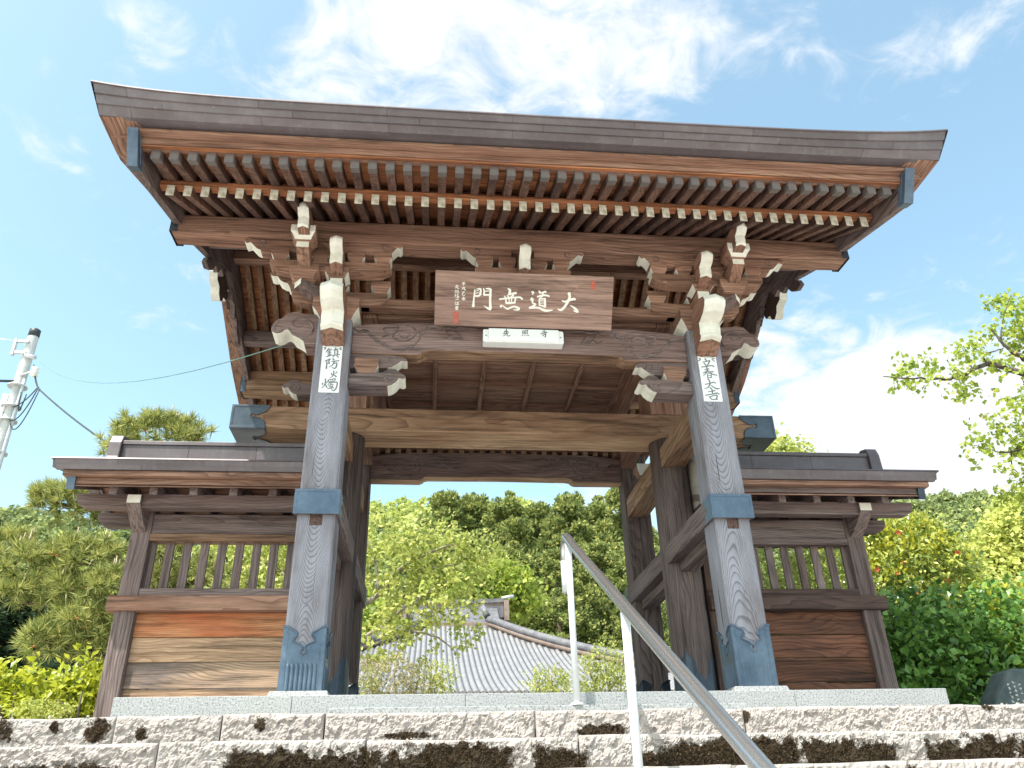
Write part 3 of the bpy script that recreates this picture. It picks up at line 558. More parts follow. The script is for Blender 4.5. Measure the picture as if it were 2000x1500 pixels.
# --- purlins
def purlin(name, y0, y1, z0, z1, zf, wx, mat, sag=.045):
    mb = MB(); N = 14; ring = []
    for i in range(N+1):
        x = -wx+2*wx*i/N; d = sag*(1-(x/wx)**2)
        ring.append([(x, y0, z0-d), (x, y1, z0-d+.012), (x, y1, z1), (x, y0, zf)])
    vs = [p for r_ in ring for p in r_]
    fs = [(i*4+j, (i+1)*4+j, (i+1)*4+(j+1) % 4, i*4+(j+1) % 4) for i in range(N) for j in range(4)] + [(0, 1, 2, 3), (N*4+3, N*4+2, N*4+1, N*4)]
    return gp(mb.add(vs, fs), name, mat, .014)
pf = purlin('eave_purlin', -.183, .03, 3.80, 4.088, 3.978, 3.03, wood('brown', 'x', 7))
pq = purlin('eave_purlin', 2.77, 2.983, 3.80, 3.978, 4.088, 3.03, wood('tan', 'x', 7))
gp(MB().box(-2.94, 2.94, 2.22, 2.36, 4.16, under(2.8-2.36)-.002), 'mid_purlin', wood('grey', 'x', 8), .008)
gp(MB().box(-2.94, 2.94, .44, .58, 4.20, under(.44)-.002), 'mid_purlin', wood('grey', 'x', 8), .008)
gp(MB().box(-2.94, 2.94, 1.34, 1.46, 4.66, under(1.34)-.002), 'ridge_purlin', wood('brown', 'x', 8), .008)
for o, y0, y1, zf, zr in ((pf, -.19, .037, 3.982, 4.092), (pq, 2.763, 2.99, 4.092, 3.982)):
    for s in (-1, 1):
        mb = MB(); prof = [(y0, 3.792), (y1, 3.804), (y1, zr), (y0, zf)]
        mb.prism(prof, 3.0315*s, 3.036*s, 'x')
        a, b = sorted((2.975*s, 3.0355*s)); mb.box(a, b, y0, y0+.004, 3.794, zf-.004); mb.box(a, b, y1-.004, y1, 3.806, zr-.004)
        for z in (3.85, 3.93): mb.tube([(3.036*s, y0+.05, z), (3.041*s, y0+.05, z)], .009, 8); mb.tube([(3.0*s, y0-.004, z), (3.0*s, y0, z)], .007, 8)
        gp(mb, 'end_plate', M['plate_dark'], 0, parent=o)
# --- rafters (the front ones with white painted ends and flying rafters above)
NR = 44; RX = [-2.843+.13223*i for i in range(NR)]
def rafter_mesh(p, w, name, mat):
    o = MB().prism(p, -w/2, w/2, 'x').build(name, mat, gate, .003); o.matrix_parent_inverse = Matrix.Translation((0, -1.4, 0)); return o
f0 = rafter_mesh([(-.806, 3.656), (1.385, under(1.385)), (1.385, under(1.385)+.097), (-.806, 3.753)], .060, 'rafter', wood('rafter', 'y', 1))
e0 = gp(MB().box(-.0302, .0302, -.811, -.8055, 3.6555, 3.7535), 'rafter_end', M['white_old'], 0, parent=f0)
r0 = rafter_mesh([(3.606, 3.656), (1.415, under(1.385)), (1.415, under(1.385)+.097), (3.606, 3.753)], .060, 'rafter', wood('tan', 'y', 1))
e1 = gp(MB().box(-.0302, .0302, 3.6055, 3.611, 3.6555, 3.7535), 'rafter_end', M['white_old'], 0, parent=r0)
g0 = rafter_mesh([(-1.197, 3.663), (-.55, 3.889), (-.55, 3.974), (-1.197, 3.748)], .064, 'flying_rafter', wood('rafter', 'y', 2))
e2 = gp(MB().prism([(-1.2005, 3.660), (-1.12, 3.687), (-1.12, 3.757), (-1.2005, 3.750)], -.0335, .0335, 'x'), 'end_cap', flat('tarnished_cap', (.12, .105, .10), (.19, .165, .16), 8, 0.6, 0.3, 0.1, 0.1), .002, parent=g0)
g1 = rafter_mesh([(3.997, 3.663), (3.35, 3.889), (3.35, 3.974), (3.997, 3.748)], .064, 'flying_rafter', wood('brown', 'y', 2))
for base in (f0, r0, g0, g1):
    base.location.x = RX[0]
    for x in RX[1:]: copy_part(base, (x, 0, 0), gate).matrix_parent_inverse = Matrix.Translation((0, -1.4, 0))
for a, b, yy in ((-.80, -.73, 0), (3.53, 3.60, 1)):
    gp(MB().box(-2.94, 2.94, a, b, 3.757, 3.812), 'rafter_batten', wood('orange', 'x', 1), .004)
gp(MB().box(-2.94, 2.94, -.725, -.705, 3.80, 3.898), 'eave_infill', wood('orange', 'x', 2), 0)
gp(MB().box(-2.94, 2.94, 3.505, 3.525, 3.80, 3.898), 'eave_infill', wood('orange', 'x', 2), 0)
# soffit boards laid over the rafters
sb = []
def soffit(y0, z0, y1, z1, th, mat):
    n = Vector((0, -(z1-z0), y1-y0)).normalized()*th
    if n.z < 0: n = -n
    X = 2.94
    gp(MB().hexa([(-X, y0, z0), (X, y0, z0), (X, y1, z1), (-X, y1, z1), (-X, y0+n.y, z0+n.z), (X, y0+n.y, z0+n.z), (X, y1+n.y, z1+n.z), (-X, y1+n.y, z1+n.z)]), 'soffit_board', mat, .002)
W3 = [wood('orange', 'x', k) for k in (3, 4, 5)]
N = 18
for i in range(N):
    ya, yb = -.70+i*2.09/N, -.70+(i+1)*2.09/N+.004
    for mir in (0, 1):
        za, zb = under(ya)+.0975, under(yb)+.1005
        if mir: ya2, yb2 = 2.8-ya, 2.8-yb
        else: ya2, yb2 = ya, yb
        soffit(ya2, za, yb2, zb, .011, W3[(i*2+mir) % 3])
for i in range(4):
    ya, yb = -1.25+i*.138, -1.25+(i+1)*.138+.004
    f = lambda y: 3.663+.3493*(y+1.197)+.0855
    for mir in (0, 1): soffit(2.8-ya if mir else ya, f(ya), 2.8-yb if mir else yb, f(yb)+.002, .011, W3[i % 3])
# eave boards
def zb_(x): return 3.831+.016*(abs(x)/3.2)**6
def zt_(x): return 3.945+.018*(abs(x)/3.24)**2+.078*(abs(x)/3.24)**7
for f in (1, -1):
    Y = (lambda y: y) if f > 0 else (lambda y: 2.8-y)
    a, b = sorted((Y(-1.262), Y(-1.165))); gp(MB().box(-2.96, 2.96, a, b, 3.747, 3.800), 'eave_board', wood('brown', 'x', 9), .004)
    a, b = sorted((Y(-1.335), Y(-1.20))); gp(MB().box(-3.0, 3.0, a, b, 3.801, 3.822), 'eave_board', wood('brown', 'x', 10), .003)
    # copper drip edge made of three lapped courses of sheets
    for k in range(3):
        xs = [-3.2] + [-3.2+.46*(.5+.5*(k % 2))+.92*i*1.0 for i in range(8) if -3.2+.46*(.5+.5*(k % 2))+.92*i < 3.05] + [3.2]
        for a, b in zip(xs[:-1], xs[1:]):
            mb = MB(); n = 8; fr, bk = [[], []], [[], []]
            for i in range(n+1):
                x = a+.0012+(b-a-.0024)*i/n
                for r_, q in ((0, k/3), (1, (k+1)/3)):
                    xx = x*(1+.0137*q); y = -1.415-.115*q-.015*(1-r_)*(k > 0); z = zb_(x)+(zt_(x*1.0137)-zb_(x))*q
                    fr[r_].append((xx, Y(y), z)); bk[r_].append((xx, Y(y+.035), z))
            mb.grid(fr, False, f < 0).grid(bk, False, f > 0)
            mb.grid([bk[0], fr[0]], False, f < 0).grid([fr[1], bk[1]], False, f < 0)
            mb.grid([[fr[0][0], bk[0][0]], [fr[1][0], bk[1][0]]], False).grid([[fr[0][-1], bk[0][-1]], [fr[1][-1], bk[1][-1]]], False, True)
            gp(mb, 'fascia_sheet', M['copper'], 0)
    # underside of the drip edge
    mb = MB(); rows = [[], []]; rb = [[], []]
    for i in range(25):
        x = -3.19+6.38*i/24
        rows[0].append((x, Y(-1.335), zb_(x)+.0045)); rows[1].append((x, Y(-1.20), 3.8245+.018*(abs(x)/3.2)**6)); rb[0].append((x, Y(-1.412), zb_(x)+.001)); rb[1].append((x, Y(-1.325), zb_(x)+.002))
    gp(mb.grid(rows, False, f > 0), 'eave_soffit', wood('brown', 'x', 12), 0)
    gp(MB().grid(rb, False, f > 0), 'fascia_underside', M['copper'], 0)
# roof skin with its verge, ridge box on top
def roof_z(x, y):
    d = min(abs(y+1.53), abs(4.33-y)); t = d/2.93
    return zt_(3.24)*0 + zt_(x)*(1-t)+3.963*t + 1.36*t**1.12 + .012
def zbot(y):
    yy = y if y <= RY else 2.8-y
    return max(3.8435, 3.663+.3493*(yy+1.197)+.105, under(yy)+.118)
mb = MB(); ny = 40; nx = 48; rows = []
for j in range(ny+1):
    y = -1.545+(5.89)*j/ny; rows.append([((-3.255+6.51*i/nx), y, roof_z(-3.255+6.51*i/nx, max(-1.53, min(4.33, y)))) for i in range(nx+1)])
mb.grid(rows, True)
for s in (0, -1):
    side = [r_[s] for r_ in rows]; low = [(side[0][0]*.9831, min(4.215, max(-1.415, p[1])), zbot(min(4.215, max(-1.415, p[1])))) for p in side]
    lip = [(p[0], p[1], p[2]-.02) for p in side]
    mb.grid([side, lip], False, s == 0).grid([lip, low], False, s == 0)
for j in (0, -1):
    fr = rows[j]; lo = [(p[0], p[1]+(.03 if j == 0 else -.03), p[2]-.012) for p in fr]; mb.grid([fr, [(p[0], p[1], p[2]-.011) for p in fr], lo], False, j == 0)
gp(mb, 'roof_skin', M['copper'], 0)
for s in (-1, 1):
    mb = MB(); rr_ = [[], []]
    for j in range(31):
        y = -1.41+5.62*j/30; rr_[0].append((2.93*s, y, zbot(y)-.001)); rr_[1].append((3.2*s, y, zbot(y)-.001))
    gp(mb.grid(rr_, False, s < 0), 'verge_soffit', wood('brown', 'y', 9), 0)
    a, b = sorted((2.6*s, 3.30*s))
gp(MB().prism([(1.12, 5.22), (1.68, 5.22), (1.60, 5.62), (1.64, 5.66), (1.4, 5.74), (1.16, 5.66), (1.20, 5.62)], -3.1, 3.1, 'x'), 'ridge_box', M['copper'], .006)
# bargeboards
HL = [(-1.217,3.563),(-.90,3.655),(-.25,3.845),(.25,4.015),(.70,4.19),(1.15,4.405),(1.4,4.50)]
HU = [(1.4,4.915),(.6,4.49),(0,4.178),(-.70,3.90),(-1.0,3.825),(-1.356,3.797)]
for s in (-1, 1):
    for f in (1, -1):
        pl = [(y if f > 0 else 2.8-y, z) for y, z in HL+HU]
        hb = gp(MB().prism(pl, 2.945*s, 3.008*s, 'x'), 'bargeboard', wood('grey', 'y', 12), .004)
        F = (lambda y: y) if f > 0 else (lambda y: 2.8-y)
        pp = [(F(-1.222), 3.558), (F(-1.13), 3.585), (F(-1.13), 3.60), (F(-1.255), 3.80), (F(-1.361), 3.801)]
        mb = MB().prism(pp, 2.938*s, 3.015*s, 'x')
        for q in (3.02, 2.933):
            mb.tube([(q*s*.9995, F(-1.20), 3.60), (q*s*.9995, F(-1.31), 3.785)], .004, 4)
        mb.tube([(3.0*s, F(-1.226), 3.575), (3.0*s, F(-1.352), 3.785)], .003, 4); mb.tube([(2.952*s, F(-1.226), 3.575), (2.952*s, F(-1.352), 3.785)], .003, 4)
        gp(mb, 'end_plate', M['plate'], .003, parent=hb)
        # carved cloud under the board
        c = [(1.55,4.42),(1.62,4.30),(1.72,4.33),(1.80,4.22),(1.90,4.24),(1.98,4.12),(2.10,4.05),(2.20,4.06),(2.16,4.14),(1.9,4.30),(1.7,4.42)]
        gp(MB().prism([(y if f < 0 else 2.8-y, z) for y, z in c], 2.95*s, 3.0*s, 'x'), 'carved_bracket', wood('grey', 'y', 13), .008)
    # gable pendant, white along its cut edge, with its peg
    gpts = [(1.18,4.64),(1.10,4.56),(1.12,4.46),(1.22,4.42),(1.16,4.36),(1.20,4.28),(1.30,4.26),(1.33,4.19),(1.40,4.15)]
    gpts = gpts + [(2.8-y, z) for y, z in gpts[:-1][::-1]]
    o = gp(MB().prism(gpts, 3.012*s, 3.10*s, 'x'), 'gable_pendant', wood('dark', 'z', 3), 0); paint(o, M['white'], range(2, len(o.data.polygons)))
    gp(MB().tube([(3.05*s, 1.4, 4.60), (3.21*s, 1.4, 4.605)], [.028, .034], 6, True, False), 'peg', M['white'], 0, parent=o)
    c2 = [(.55,4.50),(.6,4.40),(.75,4.36),(.85,4.40),(.95,4.34),(1.05,4.42),(1.12,4.56),(1.15,4.66),(.95,4.60)]
    gp(MB().prism(c2, 3.012*s, 3.07*s, 'x'), 'carved_fin', wood('dark', 'y', 3), .01, parent=o)
    gp(MB().prism([(2.8-y, z) for y, z in c2], 3.012*s, 3.07*s, 'x'), 'carved_fin', wood('dark', 'y', 3), .01, parent=o)
# --- bracket sets
def arm_x(x0, x1, cy, z0, z1, d, ends=(1, 1), name='bracket_arm', mat=None):
    """bracket arm along x with its lower ends curved up"""
    c = min(.16, (x1-x0)*.3); h = z1-z0; lo = []
    if ends[0]: lo += [(x0, z0+h*.55), (x0+.015, z0+h*.38), (x0+c*.45, z0+h*.12), (x0+c, z0)]
    else: lo += [(x0, z0)]
    if ends[1]: lo += [(x1-c, z0), (x1-c*.45, z0+h*.12), (x1-.015, z0+h*.38), (x1, z0+h*.55)]
    else: lo += [(x1, z0)]
    o = gp(MB().prism(lo+[(x1, z1), (x0, z1)], cy-d, cy+d, 'y'), name, mat or wood('brown', 'x', 15), .003)
    n = len(lo)+2; w = []
    if ends[0]: w.append(2+n-1)
    if ends[1]: w.append(2+len(lo)-1)
    return paint(o, M['white'], w)
NOSE = [(0,0.0),(.30,.17),(.36,.19),(.46,.22),(.50,.26),(.45,.29),(.49,.44),(.48,.55),(.58,.56),(.80,.61),(.95,.70),(1,.79),(.94,.90),(.75,.98),(.42,1),(0,1)]
def nose(cx, w, yb, z0, h, reach, ridge=.02, back=None, name='beam_nose', flat_=False):
    pr = [(yb-u*reach, z0+v*h) for u, v in (NOSE if not flat_ else [(0, .16)]+NOSE[1:])]; n = len(pr); vs = []
    if back is not None: pr = [(back, pr[0][1])] + pr + [(back, z0+h)]; n += 2
    for y, z in pr: vs += [(cx-w, y, z), (cx, y-ridge, z), (cx+w, y, z)]
    fs = []; white = []
    for i in range(n-1):
        for j in (0, 1):
            a = i*3+j; fs.append((a, a+1, a+4, a+3))
            if NOSE.__len__() and pr[i][1] > z0+.18*h and pr[i][0] < yb-.3*reach and i < n-3: white.append(len(fs)-1)
    fs += [tuple(i*3 for i in range(n-1, -1, -1)), tuple(i*3+2 for i in range(n))]
    fs.append((0, (n-1)*3, (n-1)*3+1, 1)); fs.append((1, (n-1)*3+1, (n-1)*3+2, 2))
    o = gp(MB().add(vs, [tuple(reversed(f)) for f in fs]), name, wood('brown', 'y', 16), .002)
    return paint(o, M['white_old'] if w > .08 and cx < -9 else M['white'], white)
def cloud(outline, y0, y1, white, name, mat, mirror, bevel=.004):
    mb = MB().prism(outline, y0, y1, 'y').mirror(mirror); o = gp(mb, name, mat, bevel); return paint(o, M['white'], [2+i for i in white])
BIG = [(-1.735,2.861),(-1.735,3.141),(-1.794,3.156),(-1.872,3.160),(-1.944,3.177),(-2.013,3.159),(-2.053,3.110),(-2.101,3.085),(-2.130,3.034),(-2.133,2.996),(-2.122,2.968),(-2.090,2.953),(-2.055,2.957),(-2.034,2.969),(-2.020,2.986),(-1.996,2.995),(-1.972,2.979),(-1.938,2.934),(-1.898,2.913),(-1.857,2.884),(-1.849,2.862)]
BSP = [(-1.867,3.052),(-1.903,3.020),(-1.949,3.033),(-1.965,3.063),(-1.942,3.095),(-1.879,3.105),(-1.819,3.077),(-1.787,3.016),(-1.795,2.962),(-1.842,2.926),(-1.901,2.943)]
BED = [(-1.857,2.905),(-1.91,2.932),(-1.95,2.952),(-1.985,3.0),(-2.02,3.008),(-2.05,2.985),(-2.09,2.975),(-2.11,3.0),(-2.105,3.03),(-2.075,3.07)]
LOW = [(-1.458,2.585),(-1.187,2.602),(-1.144,2.633),(-1.078,2.639),(-1.040,2.611),(-0.994,2.578),(-0.989,2.553),(-1.015,2.542),(-1.045,2.551),(-1.065,2.517),(-1.100,2.486),(-1.136,2.474),(-1.458,2.468)]
LSP = [(-1.110,2.541),(-1.126,2.557),(-1.112,2.579),(-1.083,2.575),(-1.074,2.542),(-1.102,2.515),(-1.146,2.523),(-1.163,2.556),(-1.146,2.586),(-1.106,2.596)]
UPA = [(-1.458,2.79),(-1.10,2.79),(-1.02,2.782),(-0.994,2.762),(-0.981,2.733),(-1.008,2.728),(-1.034,2.734),(-1.066,2.704),(-1.109,2.673),(-1.143,2.664),(-1.458,2.658)]
USP = [(-1.12,2.725),(-1.135,2.742),(-1.118,2.762),(-1.085,2.756),(-1.08,2.727),(-1.11,2.704),(-1.15,2.715)]
def out_of(outline, cx=-1.6):              # the same arm on the outer side of the post
    return [(2*cx-x, z) for x, z in outline]
dk = wood('grey', 'x', 9)
for s in (-1, 1):
    mir = s > 0; mx = lambda a, b: sorted((a*s, b*s))
    big = cloud(BIG, .06, .262, range(9, 20), 'cloud_nose', wood('koryo', 'x', 5), mir)
    carve(big, [BSP, BED], .0605, .0085, dk, mir)
    la = cloud(LOW, .058, .24, range(4, 11), 'bracket_arm', wood('grey', 'x', 15), mir); carve(la, [LSP], .0585, .005, dk, mir)
    ua = cloud(UPA, .09, .22, range(2, 9), 'bracket_arm', wood('grey', 'x', 16), mir); carve(ua, [USP], .0905, .005, dk, mir)
    UO = [(2*-1.6-x-.02, z+.50) for x, z in LOW][::-1]
    uo = cloud(UO, 1.22, 1.36, range(1, 8), 'bracket_arm', wood('grey', 'x', 15), mir); carve(uo, [[(2*-1.6-x-.02, z+.50) for x, z in LSP]], 1.2205, .005, dk, mir)
    masu(1.318*s, .15, 2.597, .10, .10, .14)
    # head of the post and the three levels above it
    masu(1.6*s, .142, 3.08, .195, .19, .19, name='bearing_block')
    nose(1.6*s, .092, .02, 2.80, .435, .40, .05)
    a, b = mx(1.175, 2.0); arm_x(a, b, .12, 3.27, 3.40, .055, (1, 1))
    for x in (1.24, 1.6, 1.96): masu(x*s, .12, 3.40, .085, .085, .11)
    MID = [(-1.9,3.463),(-1.9,3.60),(-2.025,3.60),(-2.126,3.602),(-2.174,3.607),(-2.205,3.580),(-2.198,3.548),(-2.167,3.538),(-2.140,3.540),(-2.116,3.499),(-2.080,3.476),(-2.050,3.467)]
    mc = cloud(MID, .06, .19, range(5, 11), 'cloud_nose', wood('brown', 'x', 17), mir)
    carve(mc, [[(-2.10,3.55),(-2.115,3.565),(-2.10,3.582),(-2.075,3.575),(-2.07,3.55),(-2.09,3.528),(-2.12,3.53)]], .0605, .004, dk, mir)
    # forward arm, its block and nose
    gp(MB().prism([(.3, 3.30), (-.05, 3.30), (-.12, 3.302), (-.155, 3.305), (-.155, 3.389), (.3, 3.389)], 1.547*s, 1.653*s, 'x'), 'forward_arm', wood('brown', 'y', 5), .003)
    gp(MB().box(1.6*s-.052, 1.6*s+.052, -.1565, -.1553, 3.304, 3.388), 'arm_end', M['white'], 0)
    masu(1.6*s, -.09, 3.39, .10, .095, .10)
    nose(1.6*s, .053, -.19, 3.41, .27, .19, .03, .1)
    a, b = mx(1.15, 2.17); arm_x(a, b, -.10, 3.455, 3.56, .06)
    for x in (1.22, 1.45, 1.75, 2.09): masu(x*s, -.10, 3.56, .075, .075, .105)
    TOP = [(-1.6,3.665),(-1.6,3.76),(-2.2,3.765),(-2.347,3.768),(-2.389,3.785),(-2.408,3.745),(-2.390,3.716),(-2.353,3.728),(-2.325,3.697),(-2.295,3.664),(-2.262,3.650),(-2.20,3.645)]
    o = cloud(TOP, -.16, -.04, range(4, 10), 'cloud_nose', wood('brown', 'x', 19), mir)
    carve(o, [[(-2.26,3.72),(-2.275,3.735),(-2.26,3.752),(-2.235,3.745),(-2.23,3.715),(-2.255,3.695),(-2.285,3.70)]], -.1605, .004, dk, mir)
    TOPI = [(x if x > -1.6 else x, z) for x, z in [(-1.6,3.665),(-1.2,3.645),(-1.17,3.650),(-1.145,3.664),(-1.125,3.697),(-1.10,3.728),(-1.075,3.716),(-1.055,3.745),(-1.07,3.785),(-1.115,3.768),(-1.25,3.765),(-1.6,3.76)]]
    o = cloud(TOPI, -.16, -.04, range(2, 8), 'cloud_nose', wood('brown', 'x', 20), mir)
    carve(o, [[(-1.20,3.72),(-1.185,3.735),(-1.20,3.752),(-1.225,3.745),(-1.23,3.715),(-1.205,3.695),(-1.175,3.70)]], -.1605, .004, dk, mir)
    # diagonal arm and the outer set that carries the eave
    d = Vector((1.915-1.6, -.115-.142, 0)).normalized(); nrm = Vector((-d.y, d.x, 0))*.052
    p0, p1 = Vector((1.64, .11, 0)), Vector((1.925, -.12, 0)); vs = []
    for p, z0, z1 in ((p0, 3.235, 3.33), (p0+(p1-p0)*.6, 3.275, 3.37), (p1, 3.317, 3.387)):
        vs += [(p-nrm)+Vector((0, 0, z0)), (p+nrm)+Vector((0, 0, z0)), (p+nrm)+Vector((0, 0, z1)), (p-nrm)+Vector((0, 0, z1))]
    fs = [(i*4+j, (i+1)*4+j, (i+1)*4+(j+1) % 4, i*4+(j+1) % 4) for i in range(2) for j in range(4)] + [(0, 1, 2, 3), (11, 10, 9, 8)]
    o = gp(MB().add([tuple(v) for v in vs], [tuple(reversed(f_)) for f_ in fs]).mirror(not mir), 'diagonal_arm', wood('grey', 'y', 7), .003); paint(o, M['white'], [9])
    o = masu(1.87*s, -.10, 3.375, .125, .12, .11)
    for p_ in o.data.polygons: p_.material_index = 0
    gp(MB().prism([(.05, 3.44), (-.16, 3.432), (-.24, 3.45), (-.33, 3.495), (-.387, 3.526), (-.387, 3.582), (.05, 3.582)], 1.816*s, 1.92*s, 'x'), 'forward_arm', wood('brown', 'y', 6), .003)
    gp(MB().box(1.868*s-.051, 1.868*s+.051, -.3885, -.3873, 3.528, 3.581), 'arm_end', M['white'], 0)
    masu(1.865*s, -.345, 3.582, .10, .11, .122, front=True)
    nose(1.855*s, .045, -.455, 3.575, .255, .16, .026, -.16, flat_=True)
# middle set on the rainbow beam
gp(MB().prism([(-.28,3.125),(.28,3.125),(.20,3.20),(.12,3.32),(-.12,3.32),(-.20,3.20)], .10, .22, 'y'), 'frog_leg_strut', wood('brown', 'x', 21), .008)
masu(0, .10, 3.32, .10, .1, .12); arm_x(-.42, .42, -.10, 3.455, 3.56, .06)
gp(MB().box(-.055, .055, -.18, .16, 3.44, 3.555), 'forward_arm', wood('brown', 'y', 5), .003)
nose(0, .05, -.19, 3.43, .25, .18, .03, -.1)
for x in (-.34, -.14, .14, .34): masu(x, -.10, 3.56, .075, .075, .105)
for s in (-1, 1):
    q = [(-.1,3.665),(-.1,3.76),(-.40,3.765),(-.49,3.768),(-.53,3.785),(-.55,3.745),(-.535,3.716),(-.50,3.728),(-.47,3.697),(-.44,3.664),(-.41,3.650),(-.35,3.645)]
    o = cloud(q, -.16, -.04, range(4, 10), 'cloud_nose', wood('brown', 'x', 19), s > 0)
    carve(o, [[(-.41,3.72),(-.425,3.735),(-.41,3.752),(-.385,3.745),(-.38,3.715),(-.405,3.695),(-.435,3.70)]], -.1605, .004, dk, s > 0)
gp(MB().box(-1.46, 1.46, .10, .20, 3.27, 3.36), 'tie_rail', wood('brown', 'x', 23), .004)
# ------------------------------------------------------------------ lettering
def strokes(name, key, mat, parent, fn, th, WID=1.0):
    """brush strokes as raised ribbons with round ends; fn(a, b, h) -> point of the plane"""
    mb = MB()
    for k, st in enumerate(GLYPH[key].split('|')):
        pts = [tuple(float(q)*1e-4 for q in p.split(',')) for p in st.strip().split(' ')]
        v = [Vector(p) for p in pts]; den = []
        if len(v) > 2:
            for i in range(len(v)-1):
                a, b, c, d = v[max(i-1, 0)], v[i], v[i+1], v[min(i+2, len(v)-1)]
                for j in range(4):
                    t = j/4; den.append(.5*((2*b)+(c-a)*t+(2*a-5*b+4*c-d)*t*t+(3*b-a-3*c+d)*t**3))
            den.append(v[-1])
        else: den = [v[0].lerp(v[-1], j/3) for j in range(4)]
        h = th+.00002*(k % 9); n = len(den); left, right = [], []
        for i, p in enumerate(den):
            d = (den[min(i+1, n-1)]-den[max(i-1, 0)]); d = Vector((d.x, d.y)); d = d.normalized() if d.length > 1e-9 else Vector((1, 0))
            w = max(p.z*WID, .0004); nn = Vector((-d.y, d.x))*w; q = Vector((p.x, p.y))
            if i == 0: left.append(q-d*w*.6+nn*.55); right.append(q-d*w*.6-nn*.55)
            left.append(q+nn); right.append(q-nn)
            if i == n-1: left.append(q+d*w*.6+nn*.55); right.append(q+d*w*.6-nn*.55)
        mb.grid([[fn(p.x, p.y, h) for p in left], [fn(p.x, p.y, h) for p in right]], False)
    return mb.build(name, mat, parent)
def board_shape(w, h, r=.0):
    if not r: return [(-w, 0), (w, 0), (w, h), (-w, h)]
    out = []
    for cx, cz, a0 in ((w-r, r, -90), (w-r, h-r, 0), (-w+r, h-r, 90), (-w+r, r, 180)):
        for k in range(5): a = R(a0+k*22.5); out.append((cx+r*math.cos(a), cz+r*math.sin(a)))
    return out
# name board, leaning forward under the eave
sg = thing('name_board', 'long brown wooden board with four large white brush characters hanging under the eave', 'signboard', loc=(0, 0, 0))
ang = math.atan2(.265, .381)
sgm = Matrix.Translation((0, -.052, 3.012)) @ Matrix.Rotation(ang, 4, 'X')
sg.matrix_world = sgm
o = MB().prism(board_shape(.764, .464), .0, .045, 'y').build('panel', wood('sign', 'x'), sg, .004)
sf = lambda a, b, h: (a, -h, b)
strokes('lettering', 'sign', M['gilt'], sg, sf, .002)
mb = MB()
for x0, x1, z0, z1 in ((-.606, -.561, .071, .118), (-.606, -.561, .021, .068)): mb.box(x0, x1, -.002, .001, z0, z1)
o = mb.build('square_seal', M['red'], sg)
mk = MB()
for k in range(9): mk.box(-.602+.0042*k, -.600+.0042*k, -.0026, -.0019, .024+.004*((k*5) % 7), .066-.003*((k*3) % 5))
for k in range(6): mk.box(-.602, -.566, -.0028, -.0019, .076+.007*k, .0775+.007*k)
mk.build('seal_script', wood('sign', 'x'), o)
o = MB().prism([(x+.583, z+.348) for x, z in board_shape(.0175, .074, .0174)], -.002, .001, 'y').build('oval_seal', M['red'], sg)
mk = MB(); mk.box(.576, .590, -.0028, -.0019, .402, .404).box(.582, .584, -.0028, -.0019, .374, .404).box(.575, .591, -.0028, -.0019, .388, .390).box(.575, .591, -.0028, -.0019, .366, .368)
mk.build('seal_script', wood('sign', 'x'), o)
mb = MB()
for x in (-.5, .5): mb.tube([(x, .04, .42), (x, .16, .37)], .006, 6)
mb.build('bracket', M['plate_dark'], sg)
# temple name plate
npl = thing('temple_name_plate', 'narrow white box plate with small dark characters below the wooden name board', 'name plate', loc=(0, .03, 2.87))
npl.matrix_world = Matrix.Identity(4)
o = MB().prism([(x, z+2.884) for x, z in board_shape(.347, .125, .014)], -.022, .076, 'y').build('backing', M['plastic'], npl, .004)
o = MB().prism([(.035, 2.888), (-.030, 2.892), (-.047, 2.915), (-.047, 3.005), (.035, 3.006)], -.300, .302, 'x').build('cover', M['plastic'], npl, .004)
mb = MB()
for s in (-1, 1): mb.lathe([(.008, 0), (.006, .006)], 10, (0, 0)); n = 20; mb.v[-n:] = [(a+.322*s, -.022-c, b+2.945) for a, b, c in mb.v[-n:]]
mb.build('screw', M['steel'], npl)
strokes('lettering', 'npl', M['ink_dark'], npl, lambda a, b, h: (a, -.047-h, b-.011), .0006, 1.25)
for s, key, lab in ((-1, 'ofl', 'white paper charm with four brush characters pasted on the left front post'), (1, 'ofr', 'white paper charm with four brush characters pasted on the right front post')):
    pc = thing('paper_charm', lab, 'paper charm', 'paper charms on the front posts', (1.598*s, 0, 2.59)); pc.matrix_world = Matrix.Identity(4)
    MB().prism([(x+1.598*s, z+2.371) for x, z in board_shape(.0815, .440, .008)], -.0035, -.0003, 'y').build('sheet', M['paper'], pc)
    strokes('lettering', key, M['ink'], pc, lambda a, b, h: (a, -.0035-h, b), .0005, 1.45)
